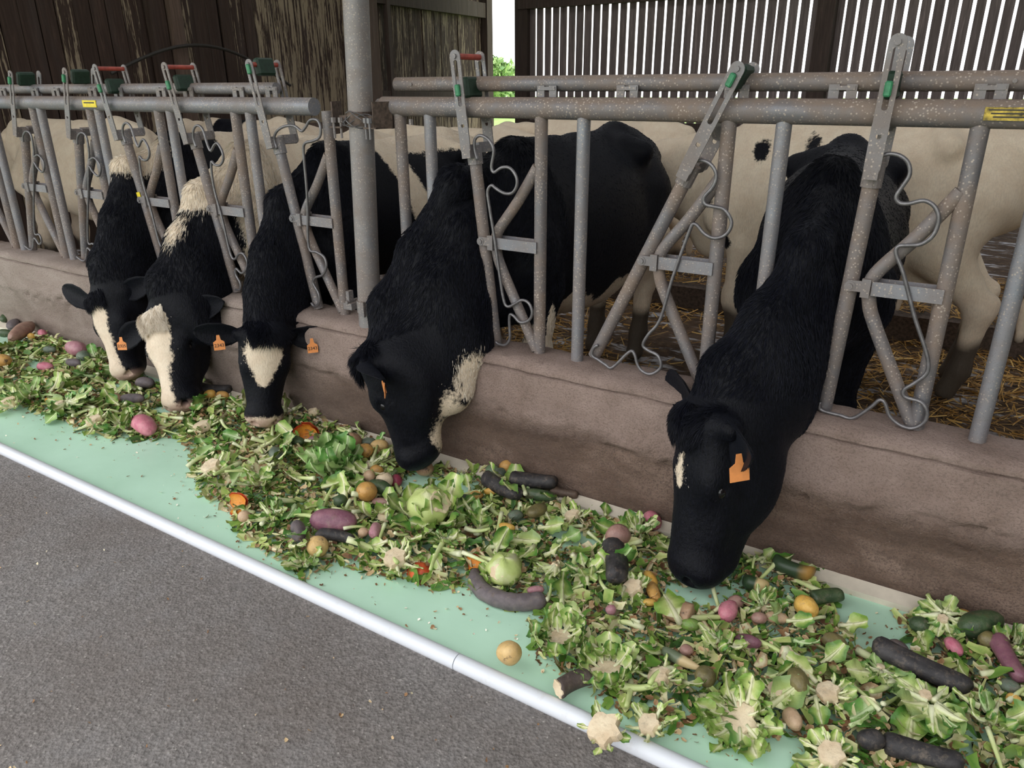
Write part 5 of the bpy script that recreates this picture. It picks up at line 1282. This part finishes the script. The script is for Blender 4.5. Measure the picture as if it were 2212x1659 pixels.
def stalk_mesh(seed, L, r0):
    r = np.random.default_rng(seed); b = r.uniform(-.5, .5)
    pts = [(L * (t - .5), b * L * (t - .5) ** 2, .02 * L * sin(3 * t)) for t in np.linspace(0, 1, 7)]
    g = MB(); g.tube(pts, [r0 * (1.15 - .5 * t) for t in np.linspace(0, 1, 7)], 7)
    g.at['rib'] = [.05 + .5 * (k / len(g.v)) for k in range(len(g.v))]; g.at['shade'] = [.3] * len(g.v)
    me = g.mesh('stalk_piece'); me.materials.append(M['stalk']); me.polygons.foreach_set('use_smooth', [True] * len(me.polygons)); return me
STALK = [stalk_mesh(60 + i, .10 + .02 * (i % 4), .008 + .0012 * (i % 3)) for i in range(7)]

# --- scraps nobody could count: leaf bits, pale stalk bits and brown crumbs
def scraps(name, n, mat, smin, smax, asp, zlo, zhi, lab, cat, seed, area=None, shade=None, bend=.5):
    r = np.random.default_rng(seed)
    P = heap_pts(n, r) if area is None else area(n, r)
    h = heap_h(P) if area is None else np.zeros(len(P))
    c = np.stack([P[:, 0], P[:, 1], BOARD + .004 + h * r.uniform(zlo, zhi, len(P))], 1)
    n = len(c); s = r.uniform(smin, smax, n) ; yaw = r.uniform(0, 2 * pi, n); pit = r.normal(0, .45, n); rol = r.normal(0, .6, n)
    ex = np.stack([np.cos(yaw) * np.cos(pit), np.sin(yaw) * np.cos(pit), np.sin(pit)], 1)
    ey0 = np.stack([-np.sin(yaw), np.cos(yaw), np.zeros(n)], 1); ez0 = np.cross(ex, ey0)
    ey = ey0 * np.cos(rol)[:, None] + ez0 * np.sin(rol)[:, None]; ez = np.cross(ex, ey)
    w = s * r.uniform(asp[0], asp[1], n); V = []
    for i in range(4):
        t = i / 3; wi = w * (.45 + .55 * sin(pi * (t * .8 + .15))); bz = bend * s * (t - .5) ** 2 * r.choice([-1, 1], n) * r.uniform(.3, 1.4, n)
        for u in (-1, 0, 1):
            V.append(c + ex * (s * (t - .5))[:, None] + ey * (u * wi * .5 + (r.normal(0, .08, n) * s))[:, None] + ez * (bz + (.12 * w if u else 0))[:, None])
    V = np.stack(V, 1); V[..., 2] = np.maximum(V[..., 2], BOARD + .001)
    f0 = np.array([(i * 3 + j, i * 3 + j + 1, i * 3 + 4 + j, i * 3 + 3 + j) for i in range(3) for j in range(2)])
    F = (f0[None] + (np.arange(n) * 12)[:, None, None]).reshape(-1, 4)
    g = MB(); g.v = V.reshape(-1, 3).tolist(); g.f = F.tolist()
    sh = np.clip(r.beta(1.6, 1.3, n) if shade is None else shade(r, n), 0, 1)
    g.at['shade'] = np.repeat(sh, 12) + np.tile(np.array([.12, -.1, .12] * 4), n) * .6
    o = g.build(name, mat, None, 'all'); tag(o, lab, cat, kind='stuff'); return o
scraps('leaf_scraps', 8500, M['leafbits'], .022, .085, (.14, .5), .0, 1.0, 'chopped green and pale cauliflower leaf scraps covering the feed board', 'leaf scraps', 101)
scraps('crumbs', 12000, M['crumb'], .006, .030, (.3, .8), .0, 1.05, 'brown crumbs of chewed vegetable among the leaves', 'crumbs', 102)
def near_heap(n, r):
    P = np.stack([r.uniform(-5.2, .8, n * 5), r.uniform(1.44, 2.37, n * 5)], 1); d = edge_dist(P, HEAP); m = ~inside(P, HEAP) & (r.uniform(0, 1, len(P)) < np.exp(-d / .07))
    hol = np.zeros(len(P), bool)
    for h in HOLES: hol |= inside(P, h)
    m = m | (hol & (r.uniform(0, 1, len(P)) < .5)); return P[m][:n]
scraps('crumbs', 900, M['crumb'], .004, .016, (.35, .9), 0, 0, 'fine brown crumbs strewn on the bare green board', 'crumbs', 103, near_heap)
def alley(n, r): return np.stack([r.uniform(-3.5, .2, n), r.uniform(.5, 1.34, n)], 1)
def wb(n, r): return np.stack([r.uniform(-4.2, -.3, n), r.uniform(1.45, 1.8, n)], 1)
scraps('white_crumbs', 90, M['whitebits'], .004, .012, (.4, .9), 0, 0, 'tiny white flecks on the bare green board', 'crumbs', 104, wb)
o = scraps('crumbs', 170, M['crumb'], .004, .014, (.3, .8), 0, 0, 'scattered chaff crumbs on the grey asphalt', 'crumbs', 105, alley); o.location.z = -.012

# --- loose leaves and stalks lying in the heap, one object each
r3 = np.random.default_rng(33)
def place(name, me, P, z, yaw, pit, rol, sc, label, cat, group):
    o = bpy.data.objects.new(name, me); COL.objects.link(o)
    o.location = (P[0], P[1], z); o.rotation_euler = (rol, pit, yaw); o.scale = (sc, sc, sc)
    tag(o, label, cat, group); return o
LANDMARKS = {'large purple oval root': 'large purple root', 'short black radish': 'short black radish', 'yellow potato with brown scab': 'scabbed yellow potato', 'round cream potato': 'round cream potato', 'bright pink potato at the outer': 'bright pink potato at the left', 'long brown sweet': 'long brown sweet potato', 'large pink-purple turnip near': 'large pink-purple turnip', 'grey-black radish with': 'cut grey-black radish', 'fat black radish': 'fat black radish', 'lone yellow': 'lone yellow potato', 'thick black root pointing': 'thick black root', 'angular brown celeriac': 'celeriac chunk', 'green and tan': 'tapering green-tan squash', 'thick dark root stub': 'dark root stub', 'very long black radish lying': 'very long black radish', 'black radish with scraped': 'scraped black radish', 'big dark green squash': 'big dark green squash', 'long purple potato near': 'long purple potato', 'orange-yellow squash in': 'orange-yellow squash', 'short dark cucumber by': 'short dark cucumber', 'purple potato lying in the middle': 'purple potato in the right heap', 'round orange-brown potato with': 'round orange-brown potato', 'glossy black radish': 'glossy black radish at the curb', 'long grey-purple potato in': 'long grey-purple potato', 'knobbly brown': 'knobbly brown potato', 'dark green cucumber under': 'cucumber under the black radish', 'bright pink potato in the right': 'bright pink potato at the right', 'tan potato at the front': 'tan potato at the front edge', 'dark cucumber with an orange': 'orange-ended cucumber', 'grey beet behind the very': 'grey beet at the right', 'pink turnip beside': 'pink turnip by the right cow', 'dark grey beet': 'upright grey beet',
 'large bright green leaf head': 'bright green leaf head', 'large cabbage with': 'large cabbage', 'round cabbage head': 'round cabbage head', 'star-shaped cream': 'star-shaped stump', 'large pale rosette': 'large pale rosette', 'wide open leaf': 'wide open leaf rosette', 'leaf cup with': 'leaf cup', 'flat leafy stump in front': 'flat stump before the large cabbage', 'pale cauliflower stump left': 'stump by the heart-faced cow', 'pale cut cauliflower stump': 'stump at the far left edge', 'cut stump with short': 'stump at the middle heap tip', 'cut stump with white': 'white-ribbed stump by the curb', 'bulbous white': 'bulbous white stalk base', 'cream star stump': 'cream star stump', 'tan cut stump': 'tan stump at the bottom edge', 'dark green leaf bunch': 'dark leaf bunch at the right curb', 'leafy cauliflower trimmings at': 'trimmings at the left picture edge'}
LM = []
for e in VEG:
    for k_, n_ in LANDMARKS.items():
        if e[7].startswith(k_): LM.append((e[2], e[3], n_))
for e in HEADS:
    for k_, n_ in LANDMARKS.items():
        if e[4].startswith(k_): LM.append((e[1], e[2], n_))
LMP = np.array([(q[0], q[1]) for q in LM])
def whereabouts(P):
    i = int(np.argmin(np.linalg.norm(LMP - P, axis=1))); d = P - LMP[i]
    rx = d[0] * .846 + d[1] * .533; fy = d[0] * -.534 + d[1] * .845; dist = np.linalg.norm(d)
    side = ('right of' if rx > 0 else 'left of') if abs(rx) > abs(fy) else ('behind' if fy > 0 else 'in front of')
    if dist > .16: side = 'well ' + side if side in ('right of', 'left of') else 'further ' + ('back than' if side == 'behind' else 'forward than')
    elif dist < .06: side = 'touching, ' + side
    return side + ' the ' + LM[i][2]
def heading(yw):
    rx = cos(yw) * .846 + sin(yw) * .533; fy = cos(yw) * -.534 + sin(yw) * .845
    return ('right' if rx > 0 else 'left') if abs(rx) > abs(fy) else ('away' if fy > 0 else 'forward')
def size_word(s, lo, hi): return 'small' if s < lo else ('large' if s > hi else 'medium-sized')
PL = heap_pts(230, r3, .02); HL = heap_h(PL)
for i, P in enumerate(PL):
    kk = ('leaf', 'leaf_pale', 'leaf_bright', 'leaf_pale', 'leaf')[i % 5]
    sc_ = r3.uniform(.45, .95); yw_ = r3.uniform(0, 6.28)
    place('leaf_piece', LEAF[kk][int(r3.integers(0, 5))], P, BOARD + .015 + HL[i] * r3.uniform(.5, 1.1), yw_, r3.normal(-.1, .3), r3.normal(0, .7), sc_, size_word(sc_, .6, .8) + {'leaf': ' green', 'leaf_pale': ' pale', 'leaf_bright': ' bright green'}[kk] + ' leaf pointing ' + heading(yw_) + ', ' + whereabouts(P), 'leaf', 'loose leaves in the feed heap')
PL = heap_pts(250, r3, .02); HL = heap_h(PL)
for i, P in enumerate(PL):
    sc_ = r3.uniform(.5, 1.15); yw_ = r3.uniform(0, 6.28)
    place('stalk_piece', STALK[i % 7], P, BOARD + .014 + HL[i] * r3.uniform(.5, 1.15), yw_, r3.normal(0, .22), r3.uniform(0, 6), sc_, {'small': 'short', 'medium-sized': 'middling', 'large': 'long'}[size_word(sc_ * (.10 + .02 * (i % 4)), .075, .12)] + ' pale stalk lying ' + ('crosswise' if heading(yw_) in ('left', 'right') else 'lengthwise') + ' ' + whereabouts(P), 'stalk', 'loose stalks in the feed heap')

# --- leaf heads and stumps
def stump_mesh(R, H, seed, bumps=6, star=.0):
    r = np.random.default_rng(seed); n = 22; V = []; F = []; ph = r.uniform(0, 6)
    rings = [(.75, 0), (.98, .25), (1.0, .75), (.93, .95), (.6, 1.0), (.25, .985)]
    for (k, z) in rings:
        for i in range(n):
            a = 2 * pi * i / n; q = 1 + .10 * sin(bumps * a + ph) + .05 * sin(11 * a) + star * (.5 + .5 * sin(5 * a + ph)) * (k > .8)
            V.append((R * k * q * cos(a), R * k * q * sin(a), H * z + r.normal(0, R * .02)))
    for L in range(len(rings) - 1):
        for i in range(n): F.append((L * n + i, L * n + (i + 1) % n, (L + 1) * n + (i + 1) % n, (L + 1) * n + i))
    F.append(tuple((len(rings) - 1) * n + i for i in range(n)))
    g = MB(); g.add(V, F); return g
def leaf_head(kind, x, y, S, lab, idx):
    r = np.random.default_rng(500 + idx)
    P = np.array([[x, y]]); z0 = BOARD + .012 + float(heap_h(P)[0]) * .55
    root = empty('cabbage' if kind in ('cabbage', 'ball') else ('lettuce_head' if kind == 'lettuce' else 'cauliflower_leaf_head'), (x, y, z0))
    tag(root, lab, 'cabbage' if kind in ('cabbage', 'ball') else 'leaf head', 'leaf heads and stumps in the feed heap')
    R = S / 2 * (1.3 if kind == 'cup' else 1.12)
    tilt = r.normal(0, .12, 2)
    if kind in ('stump', 'star', 'cup'): tilt = np.array([.28, -.18]) + r.normal(0, .12, 2)     # cut face leans towards the alley
    root.rotation_euler = (tilt[0], tilt[1], r.uniform(0, 6.28) if kind not in ('stump', 'star', 'cup') else 0)
    def leafc(me, a, rad, z, pit, rol, sc):
        k_ = r.uniform(.72, 1.22); a = a + r.normal(0, .16); pit = pit + r.normal(0, .16); rol = rol + r.normal(0, .25)
        o = bpy.data.objects.new('leaf', me); COL.objects.link(o); o.parent = root
        o.location = (rad * cos(a), rad * sin(a), z); o.rotation_euler = (rol, pit, a); o.scale = (sc * k_, sc * k_ * r.uniform(.75, 1.15), sc * k_); return o
    def pick(d, k): return d[k][int(r.integers(0, len(d[k])))]
    a0 = r.uniform(0, 6)
    if kind in ('stump', 'star'):
        g = stump_mesh(R * (.42 if kind == 'stump' else .52), R * .5, idx, 6, .12 if kind == 'stump' else .3); g.build('stump', M['cut'], root, True)
        n = 9 if kind == 'stump' else 6
        for i in range(n): leafc(pick(RIBS, 'leaf_pale' if i % 2 else 'stalk'), a0 + 6.28 * i / n + r.normal(0, .15), R * .34, R * .22, -.25 + r.normal(0, .2), r.normal(0, .25), R * .72 / .11 * r.uniform(.75, 1.1))
        for i in range(n - 2): leafc(pick(LEAF, 'leaf' if i % 2 else 'leaf_pale'), a0 + 6.28 * i / (n - 2) + .3 + r.normal(0, .2), R * .36, R * .06, -.05 + r.normal(0, .2), r.normal(0, .3), R * .75 / .15 * r.uniform(.8, 1.15))
    elif kind == 'cup':
        g = stump_mesh(R * .34, R * .17, idx, 7, .22); g.build('stump', M['cut'], root, True)
        for ring, (n, rad, z, pit, sc, km) in enumerate(((9, .22, .13, -.12, .60, 'leaf_pale'), (10, .34, .04, -.55, .66, 'leaf_pale'), (11, .48, .03, -.85, .60, 'leaf'))):
            for i in range(n): leafc(pick(LEAF, km), a0 + ring * .3 + 6.28 * i / n + r.normal(0, .1), R * rad, R * z, pit + r.normal(0, .12), r.normal(0, .2), R * sc / .15 * r.uniform(.9, 1.2))
    elif kind in ('cabbage', 'ball'):
        g = MB(); V = []; F = []; ns, nt = 16, 11; q = np.random.default_rng(idx)
        Rb = R * (.62 if kind == 'ball' else .5)
        for i in range(nt):
            th = pi * i / (nt - 1)
            for j in range(ns):
                ph = 6.283 * j / ns; k = Rb * (1 + .06 * sin(5 * ph + 2 * th) + .04 * sin(9 * ph - 3 * th)); V.append((k * sin(th) * cos(ph), k * sin(th) * sin(ph), k * .85 * cos(th) + Rb * .7))
        for i in range(nt - 1):
            for j in range(ns): F.append((i * ns + j, i * ns + ns + j, i * ns + ns + (j + 1) % ns, i * ns + (j + 1) % ns))
        g.add(V, F); g.at['rib'] = [.12 + .25 * abs(sin(k * .37)) for k in range(len(g.v))]; g.at['shade'] = [.25] * len(g.v)
        g.build('heart', M['leaf_pale'], root, 'all')
        gs = stump_mesh(R * .26, R * .12, idx); o = gs.build('stump', M['cut'], root, True); o.location = (-Rb * .1, -Rb * .62, Rb * 1.0); o.rotation_euler = (.75, 0, 0)
        for ring, (n, rad, z, pit, sc) in enumerate(((8, .30, .12, -1.0, .66), (9, .42, .05, -.62, .72), (9, .50, .0, -.15, .62))):
            for i in range(n):
                km = 'leaf' if (ring and kind == 'cabbage' and i % 3) else 'leaf_pale'
                leafc(pick(LEAF, km), a0 + ring * .4 + 6.28 * i / n, R * rad, R * z, pit + r.normal(0, .1), r.normal(0, .2), R * sc / .15 * r.uniform(.9, 1.15) * (.85 if kind == 'ball' else 1))
    elif kind == 'lettuce':
        g = stump_mesh(R * .16, R * .15, idx); g.build('stump', M['cut'], root, True)
        for ring, (n, rad, z, pit, sc) in enumerate(((9, .10, .08, -1.15, .66), (11, .22, .05, -.85, .74), (12, .34, .03, -.5, .72))):
            for i in range(n): leafc(pick(LEAF, 'leaf_bright'), a0 + ring * .3 + 6.28 * i / n + r.normal(0, .1), R * rad, R * z, pit + r.normal(0, .12), r.normal(0, .35), R * sc / .15 * r.uniform(.9, 1.15))
    elif kind == 'fan':
        g = stump_mesh(R * .24, R * .28, idx); o = g.build('stump', M['cut'], root, True); o.location = (R * .45, 0, R * .1); o.rotation_euler = (0, -1.0, 0)
        for i in range(11): 
            a = pi + (i - 5) * .17 + r.normal(0, .04); ob = leafc(pick(RIBS, 'stalk' if i % 2 else 'leaf_pale'), a, R * .1, R * (.12 + .16 * (1 - abs(i - 5) / 5)), .10 + r.normal(0, .08), r.normal(0, .25), R * 1.15 / .11 * r.uniform(.85, 1.1)); ob.location = (R * .4, 0, ob.location.z)
    elif kind == 'bunch':
        g = stump_mesh(R * .17, R * .2, idx); o = g.build('stump', M['cut'], root, True); o.location = (0, R * .25, R * .4)
        for i in range(15):
            a = a0 + 6.28 * i / 15; leafc(pick(LEAF, 'leaf_bright' if i % 3 == 0 else 'leaf'), a + r.normal(0, .15), R * .12, R * .42, .30 + r.normal(0, .18), r.normal(0, .3), R * .95 / .15 * r.uniform(.85, 1.15))
        for i in range(7): leafc(pick(RIBS, 'stalk'), a0 + .9 * i, R * .1, R * .45, .28 + r.normal(0, .15), 0, R * .8 / .11)
    else:   # curl
        g = stump_mesh(R * .18, R * .2, idx); g.build('stump', M['cut'], root, True)
        for i in range(14):
            km = 'leaf' if i % 3 else 'leaf_pale'; km = 'leaf_bright' if i % 5 == 4 else km
            leafc(pick(LEAF, km), a0 + 2.4 * i, R * r.uniform(.05, .4), R * r.uniform(.03, .3), r.uniform(-.9, .15), r.normal(0, .5), R * .78 / .15 * r.uniform(.75, 1.2))
        for i in range(5): leafc(pick(RIBS, 'stalk' if i % 2 else 'leaf_pale'), r.uniform(0, 6.28), R * r.uniform(.1, .4), R * r.uniform(.1, .4), r.uniform(-.5, .2), 0, R * .8 / .11 * r.uniform(.8, 1.1))
for i, (k, x, y, S, lab) in enumerate(HEADS): leaf_head(k, x, y, S, lab, i)

# --- roots, tubers and squashes, one object each
def veg_mesh(kind, L, W, seed):
    r = np.random.default_rng(seed); V = []; F = []
    nu, nv = (14, 12)
    ph = r.uniform(0, 6.28, 6); bend = r.normal(0, .12) if kind in ('log', 'cone') else 0
    cut = kind == 'log' and r.uniform() < .35
    for i in range(nu + 1):
        t = i / nu; c = cos(pi * t); x = -c * L / 2; s_ = sin(pi * t)
        if kind == 'log': prof = min(1.0, (s_ * (1.9 if L > 1.8 * W else 1.2))) ; prof = prof ** .6 * (1 - .22 * t)
        elif kind == 'cone': prof = s_ ** .7 * (1.08 - .75 * t)
        elif kind == 'turnip': prof = s_ ** .75 * (1.05 - .35 * t)
        elif kind == 'chunk': prof = min(1, s_ * 2.2) ** .4 * .95
        else: prof = s_ ** (.82 if kind == 'oval' else 1.0)
        for j in range(nv):
            a = 2 * pi * j / nv
            q = 1 + .05 * sin(2 * a + ph[0]) + .045 * sin(3 * a + 5 * t + ph[1]) + .03 * sin(7 * t + ph[2]) + .02 * sin(5 * a + 9 * t + ph[3])
            if kind == 'chunk': q *= 1 + .12 * (1 if cos(3 * a + ph[0]) > 0 else -1)
            V.append((x * (1 + .02 * sin(3 * a + ph[4])), W / 2 * prof * q * cos(a) + bend * L * (4 * (t - .5) ** 2 - .33), W / 2 * prof * q * sin(a) * .97))
    for i in range(nu):
        for j in range(nv): F.append((i * nv + j, i * nv + (j + 1) % nv, (i + 1) * nv + (j + 1) % nv, (i + 1) * nv + j))
    g = MB(); g.add(V, F); return g
CAT = dict(purple='potato', greybeet='beet', black='radish', yellowpot='potato', orangepot='potato', cream='potato', redbeet='beet', tanpot='potato', darkgreen='squash', pinkbrown='potato', pinkpurple='turnip', greygreen='squash', brownpot='potato', orangeyel='squash', pink='potato', sweet='sweet potato', carrot='carrot', earth='root', olive='squash', greengrey='squash', green='squash', stub='root', greentan='squash', cucumber='cucumber', cucumber2='cucumber')
for i, (kind, colr, x, y, W, L, yaw, lab) in enumerate(VEG):
    W *= 1.1; L *= 1.08
    g = veg_mesh(kind, L, W, 900 + i)
    cat = CAT[colr]
    for w_ in ('radish', 'beet', 'turnip', 'cucumber', 'potato', 'squash', 'root', 'carrot'):
        if w_ in lab.split(): cat = w_; break
    o = g.build(cat.replace(' ', '_'), VM[colr], None, 'all')
    z = BOARD + W * .47 + float(heap_h(np.array([[x, y]]))[0]) * .8
    o.location = (x, y, z); o.rotation_euler = (0, (0.06 if kind in ('log', 'oval') else 0) * sin(i), yaw)
    tag(o, lab, cat, 'vegetables in the feed heap')
    if colr == 'stub':
        gs = stump_mesh(W * .44, W * .16, i); c = gs.build('cut_end', M['cut'], o, True); c.location = (-L * .43, 0, 0); c.rotation_euler = (0, -pi / 2, 0); c["label"] = 'pale cut end'
    elif kind in ('round', 'turnip') and colr in ('redbeet', 'greybeet', 'purple'):
        MB().tube([(L * .45, 0, 0), (L * .56, .004, .002), (L * .68, .012, -.004)], [W * .10, W * .05, W * .015], 6).build('root_tip', VM['earth'], o, True)
# curved grey root in front of the round cabbage
def curved_root(cx, cy, pts, rad, mat, lab):
    q = catmull([(p[0], p[1], 0) for p in pts], 4); n = len(q)
    rr = [rad * (.5 + .5 * min(1, 6 * i / n)) * (1 if i < n - 2 else (.86 if i == n - 2 else .7)) * (1 + .04 * sin(i * 1.9)) for i in range(n)]
    rr[0] = rad * .15
    o = MB().tube(q, rr, 14).build('radish', mat, None, 'all'); o.location = (cx, cy, BOARD + rad * .97)
    tag(o, lab, 'radish', 'vegetables in the feed heap'); return o
curved_root(-1.117, 1.717, [(-.155, .05), (-.118, .0), (-.060, -.032), (.011, -.035), (.063, -.017), (.105, .015), (.126, .039)], .0295, VM['greybeet'], 'curved dark grey root wrapped around the front of the round cabbage head')
# broken pumpkin pieces
def pumpkin(x, y, R, cover, rot, lab, seed):
    r = np.random.default_rng(seed); nt, ns = 9, 20; th = 7e-3
    root = empty('pumpkin_piece', (x, y, BOARD + .012 + float(heap_h(np.array([[x, y]]))[0]) * .5)); root.rotation_euler = rot; tag(root, lab, 'pumpkin', 'vegetables in the feed heap')
    def shell(k, nm, mat, flip):
        V = []; F = []
        for i in range(nt):
            for j in range(ns):
                ph = 2 * pi * j / ns; lim = cover * (1 + .22 * sin(3 * ph + seed) + .12 * sin(7 * ph)); t_ = lim * i / (nt - 1); q = R * k * (1 - .06 * abs(sin(4 * ph)))
                V.append((q * sin(t_) * cos(ph), q * sin(t_) * sin(ph), R - q * .85 * cos(t_)))
        for i in range(nt - 1):
            for j in range(ns):
                f_ = (i * ns + j, i * ns + (j + 1) % ns, (i + 1) * ns + (j + 1) % ns, (i + 1) * ns + j); F.append(f_ if flip else f_[::-1])
        MB().add(V, F).build(nm, mat, root, 'all')
    shell(1.0, 'rind', VM['pumpkin'], False); shell(.84, 'flesh', VM['pumpkin_in'], True)
pumpkin(-2.58, 2.262, .075, 1.35, (1.5, .3, .35), 'broken red pumpkin shell with orange flesh near the heart-faced cow', 3)
pumpkin(-1.45, 1.714, .052, 2.3, (2.6, .3, .5), 'red pumpkin lump under the hanging leaf head', 5)
pumpkin(-2.33, 1.645, .06, .95, (1.0, -.4, .4), 'orange pumpkin peel at the left edge of the middle heap', 8)
pumpkin(-1.67, 2.205, .075, .7, (2.5, .2, .3), 'pink-orange pumpkin slab at the edge of the bare patch', 9)
pumpkin(-1.291, 1.806, .035, 1.2, (1.2, .4, 0), 'small orange pumpkin scrap left of the round cabbage head', 12)
